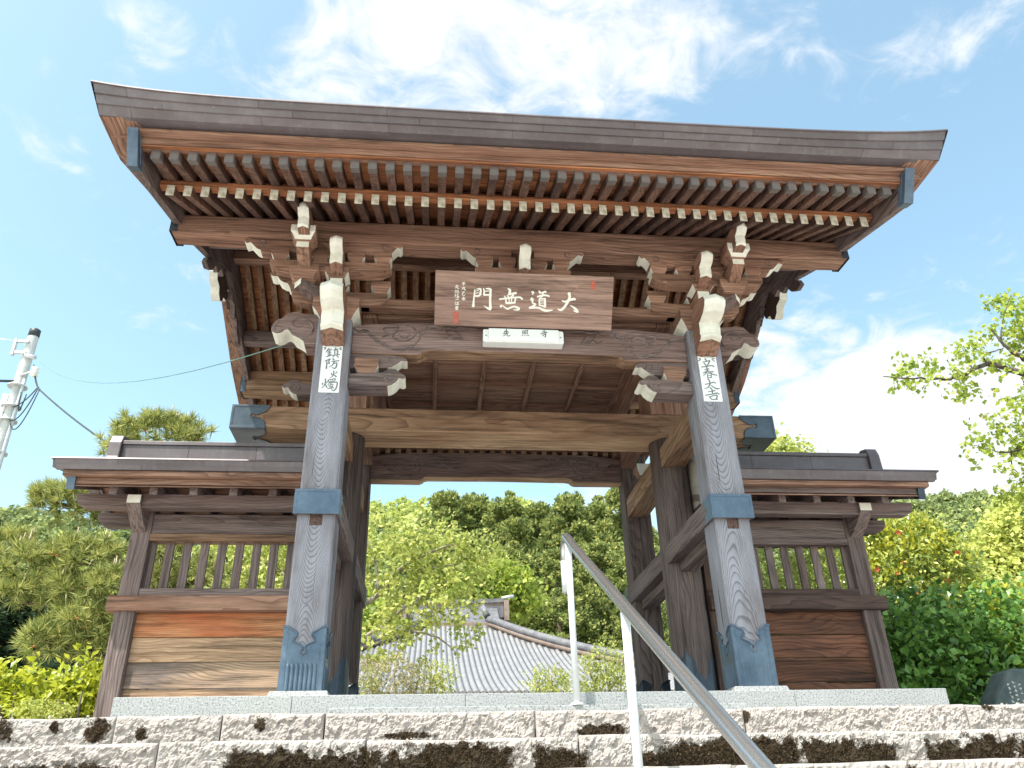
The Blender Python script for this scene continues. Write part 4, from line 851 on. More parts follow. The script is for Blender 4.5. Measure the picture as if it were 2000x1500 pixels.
# ------------------------------------------------------------------ side walls
def side_wall(s):
    lab = ('roofed timber wall left of the gate with pale orange boards and an open lattice' if s < 0 else 'shaded roofed timber wall right of the gate with red brown boards coloured dark for shade')
    w = thing('side_wall', lab, 'wall', 'roofed walls beside the gate', (2.6*s, 1.35, 0)); w.matrix_world = Matrix.Identity(4)
    X = lambda a, b: sorted((a*s, b*s))
    def B(name, x0, x1, y0, y1, z0, z1, mat, bev=.004, par=None):
        a, b = X(x0, x1); return MB().box(a, b, y0, y1, z0, z1).build(name, mat, par or w, bev)
    g = 'grey'; sd = 30 if s < 0 else 31  # right wall gets darker woods and plates, its shade painted in
    post = B('end_post', 3.21, 3.375, 1.27, 1.43, -.04, 1.93, wood(g, 'z', sd), .006)
    B('post_base', 3.17, 3.42, 1.22, 1.48, -.12, -.038, M['granite'])
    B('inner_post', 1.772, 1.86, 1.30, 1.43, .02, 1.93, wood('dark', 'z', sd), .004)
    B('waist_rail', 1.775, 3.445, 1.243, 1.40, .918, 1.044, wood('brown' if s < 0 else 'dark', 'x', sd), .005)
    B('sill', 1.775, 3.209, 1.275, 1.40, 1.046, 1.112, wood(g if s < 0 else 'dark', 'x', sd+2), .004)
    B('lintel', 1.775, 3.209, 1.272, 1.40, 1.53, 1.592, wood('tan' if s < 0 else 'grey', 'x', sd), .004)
    B('head_beam', 1.775, 3.209, 1.285, 1.40, 1.595, 1.775, wood(g, 'x', sd), .004)
    for i in range(9):
        x = 3.194-.1503*i; B('lattice_bar', x-.036, x+.036, 1.335, 1.365, 1.112, 1.53, wood(g, 'z', sd), .002)
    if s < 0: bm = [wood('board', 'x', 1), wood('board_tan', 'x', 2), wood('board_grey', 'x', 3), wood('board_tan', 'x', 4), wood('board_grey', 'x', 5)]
    else: bm = [wood('board_shaded', 'x', k) for k in (1, 2, 3, 4, 5)]
    zs = [.918, .715, .515, .305, .10, .0]
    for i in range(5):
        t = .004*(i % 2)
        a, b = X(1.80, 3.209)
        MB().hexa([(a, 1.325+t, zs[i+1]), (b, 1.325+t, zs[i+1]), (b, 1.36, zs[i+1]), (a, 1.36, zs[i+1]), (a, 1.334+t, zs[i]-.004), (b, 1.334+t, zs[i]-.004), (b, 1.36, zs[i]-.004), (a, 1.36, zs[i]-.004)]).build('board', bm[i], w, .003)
    B('ground_sill', 1.775, 3.209, 1.28, 1.41, -.06, .0, M['granite'])
    # little roof
    for x in (3.29, 2.3):
        ar = MB().prism([(1.43, 1.60), (1.27, 1.60), (1.15, 1.66), (1.06, 1.72), (1.00, 1.775), (.995, 1.85), (1.43, 1.85)], (x+.015-.058)*s, (x+.015+.058)*s, 'x').build('bracket_arm', wood('grey', 'y', 21), w, .003) if x > 3 else None
        if ar:
            a, b = X(3.305-.056, 3.305+.056); MB().box(a, b, .9895, .9945, 1.777, 1.848).build('arm_end', M['white'], ar)
        ar = MB().prism([(1.27, 1.60), (1.43, 1.60), (1.55, 1.66), (1.64, 1.72), (1.70, 1.775), (1.705, 1.85), (1.27, 1.85)], (x-.043)*s, (x+.073)*s, 'x').build('bracket_arm', wood('grey', 'y', 22), w, .003) if x > 3 else None
    for y0, y1 in ((1.035, 1.15), (1.55, 1.665)):
        a, b = X(1.775, 3.80)
        c = 3.80*s; e = .05*s
        MB().prism([(1.775*s, 1.752), (3.72*s, 1.752), (3.77*s, 1.775), (3.80*s, 1.82), (3.80*s, 1.873), (1.775*s, 1.873)], y0, y1, 'y').build('wall_purlin', wood('grey', 'x', 24), w, .006)
    q = lambda y: 1.803+.36*(min(y, 2.70-y)-.866)
    for i in range(6):
        x = (3.442-.331*i)*s
        for f in (0, 1):
            pts = [(.866, q(.866)), (1.33, q(1.33)), (1.33, q(1.33)+.068), (.866, q(.866)+.068)]
            if f: pts = [(2.70-y, z) for y, z in pts]
            MB().prism(pts, x-.033, x+.033, 'x').build('wall_rafter', wood('grey', 'y', 23), w, .002)
    for f in (0, 1):
        Y = (lambda y: y) if not f else (lambda y: 2.70-y)
        for k in range(5):
            ya, yb = .80+.108*k, .80+.108*(k+1)+.003; za, zb = q(ya)+.069, q(yb)+.071; a, b = X(1.775, 3.74)
            MB().hexa([(a, Y(ya), za), (b, Y(ya), za), (b, Y(yb), zb), (a, Y(yb), zb), (a, Y(ya), za+.012), (b, Y(ya), za+.012), (b, Y(yb), zb+.012), (a, Y(yb), zb+.012)]).build('soffit_board', wood('brown', 'x', 26+k % 2), w)
        a, b = X(1.775, 3.755); y0, y1 = sorted((Y(.805), Y(.865)))
        MB().box(a, b, y0, y1, 1.872, 1.925).build('eave_board', wood('brown' if s < 0 else 'grey', 'x', 28), w, .003)
        a, b = X(1.775, 3.83); y0, y1 = sorted((Y(.745), Y(.85)))
        MB().box(a, b, y0, y1, 1.927, 1.970).build('eave_board', wood('brown', 'x', 29), w, .003)
        zz = [1.972, 2.014, 2.056]; yy = [.722, .712, .700]; xx = [3.885, 3.897, 3.915]
        for k in range(2):
            for m_ in range(3):
                xa = 1.775+.71*m_+.2*(k) *(m_ > 0); xb = min(1.775+.71*(m_+1)+.2*k, xx[k]) if m_ < 2 else xx[k]
                a, b = X(xa+.001, xb-.001)
                MB().hexa([(a, Y(yy[k]), zz[k]), (b, Y(yy[k]), zz[k]), (b, Y(yy[k]+.03), zz[k]), (a, Y(yy[k]+.03), zz[k]), (a, Y(yy[k]-.012), zz[k+1]-.001), (b, Y(yy[k]-.012), zz[k+1]-.001), (b, Y(yy[k]+.03), zz[k+1]-.001), (a, Y(yy[k]+.03), zz[k+1]-.001)]).build('fascia_sheet', M['copper'], w)
        a, b = X(1.775, 3.93)
        pr = [(Y(.692), 2.057), (Y(.70), 2.072), (Y(1.0), 2.17), (Y(1.30), 2.30), (Y(1.35), 2.30), (Y(1.35), 2.12), (Y(.76), 2.0), (Y(.74), 2.057)]
        MB().prism(pr, a, b, 'x').build('roof_skin', M['copper'], w)
        # short bargeboard with its metal end
        pb = [(Y(.80), 1.822), (Y(1.35), 2.02), (Y(1.35), 2.11), (Y(.775), 1.968)]
        o = MB().prism(pb, 3.735*s, 3.79*s, 'x').build('bargeboard', wood('grey', 'y', 27), w, .003)
        MB().prism([(Y(.795), 1.818), (Y(.87), 1.845), (Y(.87), 1.98), (Y(.768), 1.972)], 3.73*s, 3.796*s, 'x').build('end_plate', M['plate'] if s < 0 else M['plate_dark'], o, .002)
    a, b = X(1.775, 3.62)
    for k in range(3):
        xa, xb = X(1.775+.615*k+.001, 1.775+.615*(k+1)-.001); MB().box(xa, xb, 1.255, 1.445, 2.24, 2.43).build('ridge_sheet', M['copper'], w, .002)
    MB().box(a, b, 1.24, 1.46, 2.431, 2.468).build('ridge_cap', M['copper'], w, .003)
    pe = [(1.17, 2.18), (1.21, 2.30), (1.215, 2.44), (1.25, 2.52), (1.35, 2.545), (1.45, 2.52), (1.485, 2.44), (1.49, 2.30), (1.53, 2.18)]
    MB().prism(pe, 3.60*s, 3.715*s, 'x').build('ridge_end', M['copper'], w, .01)
    pe = [(1.02, 1.88), (1.68, 1.88), (1.60, 2.30), (1.35, 2.44), (1.10, 2.30)]
    MB().prism(pe, 1.762*s, 1.774*s, 'x').build('end_board', flat('pale_weathered_board_%d' % s, (.30, .27, .23), (.46, .42, .37), 6, .85, .2, fine=60, stretch=(1, 1, 4)), w)
for s in (-1, 1): side_wall(s)
# ------------------------------------------------------------------ platform, steps
pf_ = thing('granite_platform', 'low pale granite platform of long slabs under the gate', 'platform', loc=(0, 1.2, 0)); pf_.matrix_world = Matrix.Identity(4)
xs = [-2.655, -1.581, -.499, .58, 1.68, 2.745]
for a, b in zip(xs[:-1], xs[1:]):
    MB().box(a+.001, b-.001, -.40, -.05, -.13, .025).build('kerb_slab', M['granite'], pf_, .004)
for a, b in zip(xs[:-1], xs[1:]):
    for k in range(5): MB().box(a+.002, b-.002, -.046+.66*k, .61+.66*k, -.12, .02).build('paving_slab', M['granite'], pf_, .003)
xs = [-1.34, -.70, -.02, .47, 1.29]
st = thing('granite_step', 'thin pale granite step along the foot of the platform', 'step', loc=(0, -.5, -.1)); st.matrix_world = Matrix.Identity(4)
for a, b in zip(xs[:-1], xs[1:]): MB().box(a+.001, b-.001, -.57 if False else -.53, -.402, -.20, -.066).build('step_slab', M['granite'], st, .004)
def stone_mesh(L_, H, D, seed, moss, fine):
    nx_, nz = max(6, int(L_/fine)), max(4, int(H/fine))
    xs_ = np.linspace(0, L_, nx_+1); zs_ = np.linspace(-H, 0, nz+1); Xg, Zg = np.meshgrid(xs_, zs_)
    r = np.random.default_rng(seed)
    edge = np.minimum(np.minimum(Xg, L_-Xg)*1.0, np.minimum(Zg+H, -Zg)); ef = np.clip(edge/.018, 0, 1)**.6
    def cell(scale, sd):               # faceted split-face relief: nearest of random tilted chips
        rr_ = np.random.default_rng(sd); n = max(4, int(L_*H/scale**2))
        P = np.stack([rr_.uniform(0, L_, n), rr_.uniform(-H, 0, n)], 1); hh = rr_.uniform(-1, 1, n); gx = rr_.uniform(-1, 1, n); gz = rr_.uniform(-1, 1, n)
        d = (Xg[..., None]-P[:, 0])**2 + (Zg[..., None]-P[:, 1])**2; k = d.argmin(-1)
        return hh[k]+(gx[k]*(Xg-P[k, 0])+gz[k]*(Zg-P[k, 1]))/scale*.9
    rel = .010*fbm(Xg*9, Zg*9, seed, 3) + .0085*cell(.035, seed+1) + .004*cell(.016, seed+2) + r.normal(0, .0012, Xg.shape)
    y = -(rel+.004)*ef + (1-ef)*.010
    top_wob = .006*fbm(xs_*7, xs_*0+seed, seed+5, 3)
    Zg2 = Zg + np.where(Zg > -.012, top_wob[None, :], 0)
    V = np.stack([Xg, y, Zg2], -1).reshape(-1, 3)
    w = nx_+1; I = np.arange((nz+1)*w).reshape(nz+1, w)
    F = np.stack([I[:-1, :-1], I[:-1, 1:], I[1:, 1:], I[1:, :-1]], -1).reshape(-1, 4).tolist()
    # back, top and ends
    b0 = len(V); top = I[-1]; V = np.vstack([V, np.stack([xs_, np.full(w, D), np.zeros(w)], 1), np.stack([xs_, np.full(w, D), np.full(w, -H)], 1)])
    tb = b0+np.arange(w); bb = b0+w+np.arange(w)
    F += [(int(top[i]), int(top[i+1]), int(tb[i+1]), int(tb[i])) for i in range(w-1)]
    F += [(int(tb[i]), int(tb[i+1]), int(bb[i+1]), int(bb[i])) for i in range(w-1)]
    me = bpy.data.meshes.new('stone_block'); me.from_pydata(V.tolist(), [], F+[tuple([int(I[k, 0]) for k in range(nz, -1, -1)]+[int(bb[0]), int(tb[0])]), tuple([int(I[k, -1]) for k in range(nz+1)]+[int(tb[-1]), int(bb[-1])])])
    mv = np.zeros(len(V)); 
    for cx, cz, rx_, rz_ in moss:
        d = ((V[:, 0]-cx)/rx_)**4; tp_ = cz+rz_*(.55+.75*fbm(V[:, 0]*26, V[:, 0]*0+seed, seed+9, 4)); e_ = ((V[:, 0]-cx)/rx_)**2+((V[:, 2]-cz)/rz_)**2; mv = np.maximum(mv, np.clip(1.1-d, 0, 1)*np.clip((tp_-V[:, 2])/.05+.3, 0, 1) if rx_ > .14 and seed >= 100 else np.clip(1.15-e_, 0, 1)*.85)
    at = me.attributes.new('moss', 'FLOAT', 'POINT'); at.data.foreach_set('value', mv.astype(np.float32))
    me.materials.append(M['stone']); me.update(); return me
stairs = bpy.data.objects.new('stone_steps', None); COL.objects.link(stairs); tag(stairs, kind='structure')
moss_pts = []
def stone_row(y, ztop, xs_, moss, H, fine, D=.40, seed=0):
    for i, (a, b) in enumerate(zip(xs_[:-1], xs_[1:])):
        g = .004; mm = [(cx-a-g, cz, rx_, rz_) for cx, cz, rx_, rz_ in moss if a-.3 < cx < b+.3]
        me = stone_mesh(b-a-2*g, H, D, seed*50+i, mm, fine); o = bpy.data.objects.new('stone_block', me); link(o, stairs)
        r = random.Random(seed*77+i); o.location = (a+g, y+r.uniform(-.008, .008), ztop+r.uniform(-.006, .004)); o.rotation_euler = (0, 0, r.uniform(-.006, .006))
row1_moss = [(-3.25,-.07,.16,.10),(-2.9,-.05,.03,.05),(-2.66,-.07,.09,.09),(-2.40,-.10,.05,.05),(-1.73,-.06,.05,.05),(.35,-.12,.22,.05),(1.27,-.06,.03,.05),(2.9,-.02,.05,.03),(-.85,-.13,.2,.03),(-3.4,-.1,.3,.08)]
stone_row(-.55, -.098, [-4.6, -3.40, -2.565, -1.955, -1.352, -.075, 1.255, 2.745, 3.6, 4.6], row1_moss, .172, .0085, seed=1)
row2_moss = [(-3.0,-.14,.10,.06),(-2.65,-.12,.3,.03),(-1.45,-.09,.42,.065),(-1.05,-.1,.1,.07),(-.62,-.075,.42,.07),(.02,-.09,.17,.06),(.62,-.10,.16,.045),(.95,-.08,.35,.075),(1.25,-.08,.2,.085),(1.72,-.085,.34,.07),(2.50,-.08,.32,.075),(2.95,-.1,.2,.06),(3.4,-.1,.2,.07)]
stone_row(-.885, -.275, [-4.6, -3.1, -2.20, -1.075, .13, 1.405, 2.70, 3.5, 4.6], row2_moss, .172, .0085, seed=2)
row3_moss = [(-1.2,-.1,.5,.07),(.4,-.1,.5,.07),(1.6,-.1,.4,.07)]
stone_row(-1.215, -.452, [-4.6, -3.4, -2.4, -1.3, -.2, .9, 1.9, 3.0, 4.6], row3_moss, .172, .016, seed=3)
for k in range(4, 13): stone_row(-1.215-.33*(k-3), -.452-.177*(k-3), [-4.6+1.15*i+(.4 if 0 < i < 8 and k % 2 else 0) for i in range(9)], [], .172, .03, D=.38, seed=k)
# dry moss growing on the faces of the upper two rows
def tufts(name, pos, size, mat, parent, seed, blades=7):
    r = np.random.default_rng(seed); n = len(pos)*blades
    c = np.repeat(np.asarray(pos), blades, 0)+r.normal(0, 1, (n, 3))*np.repeat(size, blades)[:, None]*np.array([1, .35, .8])
    d = r.normal(0, 1, (n, 3)); d[:, 1] = -abs(d[:, 1])*1.0; d /= np.linalg.norm(d, axis=1)[:, None]
    a = np.cross(d, r.normal(0, 1, (n, 3))); a /= np.linalg.norm(a, axis=1)[:, None]
    l = (np.repeat(size, blades)*r.uniform(.5, 1.3, n))[:, None]
    V = np.stack([c-a*l*.25, c+a*l*.25, c+d*l+a*l*.1, c+d*l*.8-a*l*.3], 1).reshape(-1, 3)
    F = np.arange(len(V)).reshape(-1, 4); me = np_mesh(name, V, F, mat); return link(bpy.data.objects.new(name, me), parent)
mp_, ms_ = [], []
for y, zt, ml in ((-.55, -.098, row1_moss), (-.885, -.275, row2_moss)):
    for cx, cz, rx_, rz_ in ml:
        big = y < -.7 and rx_ > .14
        for _ in range(int(2400*rx_) if big else int(7000*rx_*rz_)+6):
            x = cx+rx_*rng.uniform(-1.05, 1.05)
            if big:
                tp_ = min(-.01, cz+rz_*(.45+.4*math.sin(x*17+cz*40)+.3*math.sin(x*43+cx)+.25*math.sin(x*97)))
                z = tp_-abs(rng.normal(0, .55))*(tp_+.172); ok = ((x-cx)/rx_)**4 < rng.uniform(.4, 1.05)
            else:
                z = cz+rz_*rng.normal(0, .42); ok = ((x-cx)/rx_)**2+((z-cz)/rz_)**2 < rng.uniform(.3, 1.1)
            if ok and -.170 < z < -.006: mp_.append((x, y-.010, zt+z)); ms_.append(rng.uniform(.003, .009))
tag(tufts('moss', mp_, np.array(ms_), M['moss'], stairs, 5), kind='stuff')
# pebbles and grit left on the ledges
pb = []
for _ in range(70):
    pb.append((rng.uniform(-3.4, 3.2), rng.uniform(-.54, -.44), -.096, rng.uniform(.004, .012)))
for _ in range(50): pb.append((rng.uniform(-3.2, .5), rng.uniform(-.875, -.76), -.272, rng.uniform(.004, .012)))
mb = MB()
for x, y, z, r_ in pb:
    k = [(math.cos(a)*r_*rng.uniform(.7, 1.3), math.sin(a)*r_*rng.uniform(.7, 1.2)) for a in (0, 1.2, 2.4, 3.6, 4.9)]
    mb.add([(x+a, y+b, z-.002) for a, b in k]+[(x+a*.5, y+b*.5, z+r_*.9) for a, b in k], [tuple(range(5, 10))]+[(i, (i+1) % 5, 5+(i+1) % 5, 5+i) for i in range(5)])
tag(mb.build('grit', M['stone'], stairs), kind='stuff')
# ------------------------------------------------------------------ hand rail
hr = thing('handrail', 'stainless steel handrail on two white posts running down the stone steps', 'handrail', loc=(.2, -.5, -.07)); hr.matrix_world = Matrix.Identity(4)
sl_ = .532; rail = lambda y: 1.005+sl_*(y+.5)
pth = [(.20, y, rail(y)) for y in (-4.6, -3.8, -3.0, -2.2, -1.4, -.75, -.50)]
arc = []
y0, z0 = -.36, rail(-.36)+.0
for k in range(1, 13):
    a = R(28+ (k-1)*(180-28)/11-0); arc.append((.20, -.335+.145*math.cos(R(118)-R(118)*0-R(k*11.0)) , 0))
c_ = Vector((.20, -.42, rail(-.42)-.085)); r_ = .085
arc = [(c_.x, c_.y+r_*math.sin(R(a))+.0, c_.z+r_*math.cos(R(a))) for a in np.linspace(-28, 90, 9)]
tail = [(.20, arc[-1][1], arc[-1][2]-.08)]
MB().tube(pth[:-1]+arc+tail, .030, 14).build('rail', M['steel'], hr)
MB().tube([(.20, arc[-1][1], arc[-1][2]-.06), (.20, arc[-1][1], arc[-1][2]-.28)], .0305, 14).build('end_sleeve', M['pole_white'], hr)
for y, zb in ((-.50, -.066), (-1.99, -.81), (-3.55, -1.69)):
    p = MB().tube([(.20, y, zb), (.20, y, rail(y)-.012)], .0215, 14).build('rail_post', M['pole_white'], hr)
    MB().lathe([(.045, zb), (.045, zb+.006), (.032, zb+.016), (.0225, zb+.018)], 18, (.20, y)).build('flange', M['pole_white'], p)
# ------------------------------------------------------------------ ground
mb = MB(); gx = [-400, -200, -90, -40, -20, -12, -8, -6, -5, -4.62, -4.58, -3, -2, -1, 0, 1, 2, 3, 4.58, 4.62, 5, 6, 8, 12, 20, 40, 90, 200, 400]
gy = [-300, -150, -60, -25, -12, -8, -6, -5, -4.6, -4.2, -3.5, -2.8, -2.1, -1.5, -1.0, -.70, -.62, -.4, 0, .6, 1.2, 2, 3, 4.5, 7, 10, 15, 22, 32, 45, 70, 120, 300]
def gz_(x, y):
    z = -.115 if y > -.66 else max(-2.28, -.115-.545*(-.66-y))
    if abs(x) < 4.6 and y < -.5: z -= .30 if z > -2.27 else 0
    return max(z, -2.30)
tag(mb.grid([[(x, y, gz_(x, y)) for x in gx] for y in gy], False).build('ground', flat('pale_courtyard_gravel', (.38, .355, .325), (.52, .49, .455), 3, .95, .1, bstr=.5, bdist=.02, fine=70)), kind='structure')
def paving_mat():
    mt, t = new_mat('pale_gravel_forecourt'); tc = t('ShaderNodeTexCoord'); n = t.noise(tc.outputs['Object'], 70, 4, .6); n2 = t.noise(tc.outputs['Object'], .8, 4, .6)
    finish(t, t.mix(n2, t.ramp(n, [(.3, (.38, .355, .33)), (.7, (.60, .57, .53))]), (.50, .47, .43)), .9, .2, bump=n, bstr=.5, bdist=.01); return mt
tag(MB().grid([[(x, y, -2.272) for x in np.linspace(-30, 30, 7)] for y in np.linspace(-40, -4.9, 7)], False).build('forecourt', paving_mat()), kind='structure')
# ------------------------------------------------------------------ temple hall behind
hall = thing('temple_hall', 'grey ribbed metal roof of the temple hall behind the gate', 'temple hall', loc=(.2, 24, 0)); hall.matrix_world = Matrix.Identity(4)
HX = .16
def hz(y): t = (22.0-y)/9.0; return 5.0-4.6*t+1.35*t*t if y <= 22 else 5.0
def hw(y): t = (22.0-y); return 1.06+.66*t+.018*t*t
mb = MB(); rows = []
for j in range(25):
    y = 22-9.0*j/24; rows.append([(HX+hw(y)*q, y, hz(y)) for q in np.linspace(-1, 1, 3)])
mb.grid(rows, True).build('roof_front', M['roof_pan_shade'], hall)
for s in (-1, 1):
    rs = [[(HX+s*hw(y), y, hz(y)), (HX+s*hw(y), 26+(22-y), hz(y))] for y in np.linspace(22, 13, 25)]
    MB().grid(rs, True, s > 0).build('roof_side', M['roof'], hall)
for i in range(-62, 63):
    x = HX+.155*i; ys = [y for y in np.linspace(22, 13, 34) if hw(y) > abs(x-HX)+.02]
    if len(ys) < 3: continue
    pr = [(x, y, hz(y)-.028) for y in ys]
    if abs(x-HX) > 1.06: 
        pr = pr
    MB().tube(pr, .068, 10).build('roof_rib', M['roof'], hall)
for s in (-1, 1):
    ys = np.linspace(22.1, 13, 26)
    for dx, dz, r_, mt in ((0, .10, .10, 'roof_brown'), (0, .26, .13, 'roof_dark')):
        MB().tube([(HX+s*(hw(min(y, 22))+dx), y, hz(min(y, 22))+dz) for y in ys], r_, 8).build('hip_ridge', M[mt], hall)
    MB().tube([(HX+s*1.02, 22.0, 5.33), (HX+s*.86, 22.3, 5.75)], [.12, .10], 8).build('hip_end', M['roof_dark'], hall)
MB().box(HX-1.10, HX+1.10, 21.95, 22.08, 4.98, 5.13).build('top_trim', M['roof_brown'], hall, .01)
# gable and upper ridge
MB().prism([(22.1, 5.0), (25.9, 5.0), (24.25, 6.0), (24, 6.05), (23.75, 6.0)], HX-1.5, HX+1.5, 'x').build('roof_upper', M['roof_dark'], hall)
rz = lambda x: 6.28+.05*abs(x/1.9)**3
for z0, z1, mt in ((-.62, -.2, 'roof_dark'), (-.2, -.08, 'roof_brown'), (-.08, .06, 'roof_dark')):
    rr_ = []; n = 12
    mb = MB()
    for k in range(n):
        xa, xb = -1.75+3.5*k/n, -1.75+3.5*(k+1)/n
        w_ = .2 if z1 > 0 else .15
        mb.hexa([(HX+xa, 24-w_, rz(xa)+z0), (HX+xb, 24-w_, rz(xb)+z0), (HX+xb, 24+w_, rz(xb)+z0), (HX+xa, 24+w_, rz(xa)+z0), (HX+xa, 24-w_, rz(xa)+z1), (HX+xb, 24-w_, rz(xb)+z1), (HX+xb, 24+w_, rz(xb)+z1), (HX+xa, 24+w_, rz(xa)+z1)])
    mb.build('main_ridge', M[mt], hall)
for s in (-1, 1):
    MB().prism([(23.7, 5.55), (24.3, 5.55), (24.25, 6.3), (23.75, 6.3)], HX+1.76*s, HX+1.95*s, 'x').build('ridge_end', M['roof_brown'], hall, .02)
    MB().tube([(HX+1.7*s, 24, 6.42), (HX+2.15*s, 24, 6.50)], .06, 8).build('ridge_tip', M['galv'], hall)
MB().box(HX-3.4, HX+3.4, 16, 32, -.1, 1.6).build('wall', wood('dark', 'z', 8), hall)
annex = thing('annex_building', 'low building with brown ridged grey roof right of the temple hall', 'building', loc=(8.6, 26, 0)); annex.matrix_world = Matrix.Identity(4)
MB().prism([(23.0, 2.7), (26, 3.6), (29, 2.7)], 6.9, 12.5, 'x').build('roof', M['roof'], annex)
MB().box(6.85, 12.5, 25.85, 26.15, 3.5, 3.85).build('ridge', M['roof_brown'], annex, .02)
MB().box(7.2, 12.2, 23.6, 28.4, -.1, 2.75).build('wall', M['hall_wall'], annex)
# ------------------------------------------------------------------ utility pole and wires
pole = thing('utility_pole', 'grey concrete utility pole with conduits and cable loops left of the gate', 'utility pole', loc=(-11.72, 14, 0)); pole.matrix_world = Matrix.Identity(4)
PX, PY = -11.72, 14.0
MB().lathe([(.19, -.2), (.135, 11.25), (.13, 11.3)], 20, (PX, PY)).build('shaft', M['concrete'], pole)
MB().lathe([(.142, 11.12), (.142, 11.34), (.10, 11.37)], 20, (PX, PY)).build('cap', M['cable'], pole)
MB().tube([(PX+.17, PY-.12, 0), (PX+.17, PY-.12, 9.6), (PX+.15, PY-.1, 9.8)], .045, 8).build('conduit', M['galv'], pole)
MB().tube([(PX-.19, PY-.08, 0), (PX-.19, PY-.08, 9.3)], .085, 10).build('conduit', M['concrete'], pole)
for z in (9.55, 8.95, 8.55, 7.65, 6.3, 5.0): MB().lathe([(.24, z), (.24, z+.035)], 18, (PX, PY-.04)).build('band', M['galv'], pole)
MB().box(PX-.32, PX+.02, PY-.20, PY-.14, 10.50, 10.58).box(PX-.32, PX+.02, PY-.20, PY-.14, 10.85, 10.92).box(PX-.34, PX-.28, PY-.22, PY-.12, 10.45, 10.95).build('arm_bracket', M['galv'], pole)
o = MB().tube([(PX+.02, PY-.16, 10.45), (PX+.30, PY-.16, 10.40)], .06, 8).build('clamp', M['galv'], pole)
MB().lathe([(.04, 9.82), (.10, 9.86), (.07, 9.92), (.10, 9.98), (.07, 10.03), (.09, 10.08)], 12, (PX+.38, PY-.15)).build('insulator', M['white'], pole)
MB().tube([(PX+.05, PY-.16, 9.85), (PX+.40, PY-.16, 10.0)], .03, 6).build('insulator_arm', M['galv'], pole)
def sag(a, b, d, n=14): a, b = Vector(a), Vector(b); return [a.lerp(b, i/n)-Vector((0, 0, d*4*(i/n)*(1-i/n))) for i in range(n+1)]
loops = [sag((PX+.12, PY-.2, 8.55), (PX+.62, PY-.2, 9.5), .35), sag((PX+.12, PY-.2, 8.9), (PX+.60, PY-.2, 9.5), .12), sag((PX+.16, PY-.2, 8.5), (PX+.66, PY-.2, 9.45), .62), sag((PX+.20, PY-.15, 9.35), (PX+.34, PY-.15, 9.3), .5)]
mb = MB()
for l in loops: mb.tube(l, .016, 6)
mb.tube(sag((PX+.38, PY-.15, 9.95), (PX+.62, PY-.2, 9.45), .05), .02, 6); mb.tube(sag((PX+.30, PY-.15, 10.2), (PX+.62, PY-.2, 9.45), .04), .014, 6)
mb.tube(sag((PX-.9, PY-.2, 10.2), (PX-.85, PY-.2, 8.6), -.0, 6), .012, 6); mb.tube([(PX-.86, PY-.2, 8.75), (PX-.86, PY-.2, 8.45)], .035, 6)
mb.build('cable_loop', M['cable'], pole)
def wire(lab, pts, r, mat, name='wire'):
    o = MB().tube(pts, r, 6).build(name, mat); return tag(o, lab, 'wire', 'overhead wires at the pole')
wire('dark thick cable dropping from the pole towards the pine', sag((PX+.62, PY-.2, 9.45), (-5.2, 8.0, 4.6), .15), .022, M['cable'])
wire('thin green wire running from the pole to the cloud shaped beam nose of the gate', sag((PX+.30, PY-.16, 10.40), (-2.05, .17, 2.90), .55), .0055, flat('green_wire', (.10, .20, .17), (.16, .26, .22), 10, .5))
wire('thin grey pair of wires leaving the pole at its top bracket', sag((PX, PY-.16, 10.85), (-20, 13, 12.6), .3), .012, M['galv'])
wire('black bundled cable leaving the pole at the upper band', sag((PX-.1, PY-.1, 9.7), (-22, 13, 11.2), .5), .035, M['cable'])
wire('pale stay wire slanting down from the middle of the pole', sag((PX-.05, PY-.2, 8.45), (-16, 12, 4.5), .02), .012, M['galv'])
# ------------------------------------------------------------------ plants
def at(u, v, Y):
    """point on the plane y = Y that was measured at this place of the photograph"""
    d = px(u, v); return CAM + d*((Y-CAM.y)/d.y)
def mpp(p): return (Vector(p)-CAM).dot(fw)/1571.0         # metres per photo pixel there
LT = np.array([(0,0,0),(-.27,.45,.07),(.27,.45,.07),(0,.5,0),(0,1,-.05)], np.float32); LF = np.array([(0,3,4,1),(0,2,4,3)])
ROUND = np.array([(0,0,0),(-.42,.42,.05),(.42,.42,.05),(0,.45,0),(0,.95,-.08)], np.float32)
CARD = np.array([(0,-.5,0),(.5,0,.06),(0,.5,0),(-.5,0,.06)], np.float32); CF = np.array([(0,1,2,3)])
def nrm_(a): return a/np.maximum(np.linalg.norm(a, axis=-1, keepdims=True), 1e-9)
def frames(d, n):
    y = nrm_(d); z = nrm_(n-y*(n*y).sum(-1, keepdims=True)); x = np.cross(y, z); return x, y, z
def scatter(name, T, TF, pos, d, n, size, mat, parent=None, kind=None, idx=None):
    x, y, z = frames(d, n); s = np.asarray(size)[:, None, None]
    V = pos[:, None, :] + s*(T[None, :, 0:1]*x[:, None]+T[None, :, 1:2]*y[:, None]+T[None, :, 2:3]*z[:, None])
    k = len(T); F = (np.arange(len(pos))[:, None, None]*k+TF[None]).reshape(-1, TF.shape[1])
    me = np_mesh(name, V.reshape(-1, 3), F, mat, False, None if idx is None else np.repeat(idx, len(TF)))
    return tag(link(bpy.data.objects.new(name, me), parent), kind=kind)
def blob_pts(blobs, n, r, shell=.6, squash=1.0):
    """points spread through the outer part of ellipsoids (centre, radii)"""
    B = np.array([list(b[0])+list(b[1]) for b in blobs], float); w = (B[:, 3]*B[:, 5]+B[:, 3]*B[:, 4]+B[:, 4]*B[:, 5]); w /= w.sum()
    k = r.choice(len(B), n, p=w); d = nrm_(r.normal(0, 1, (n, 3))); q = r.uniform(shell**3, 1, n)**(1/3)
    return B[k, :3]+d*B[k, 3:]*q[:, None], d
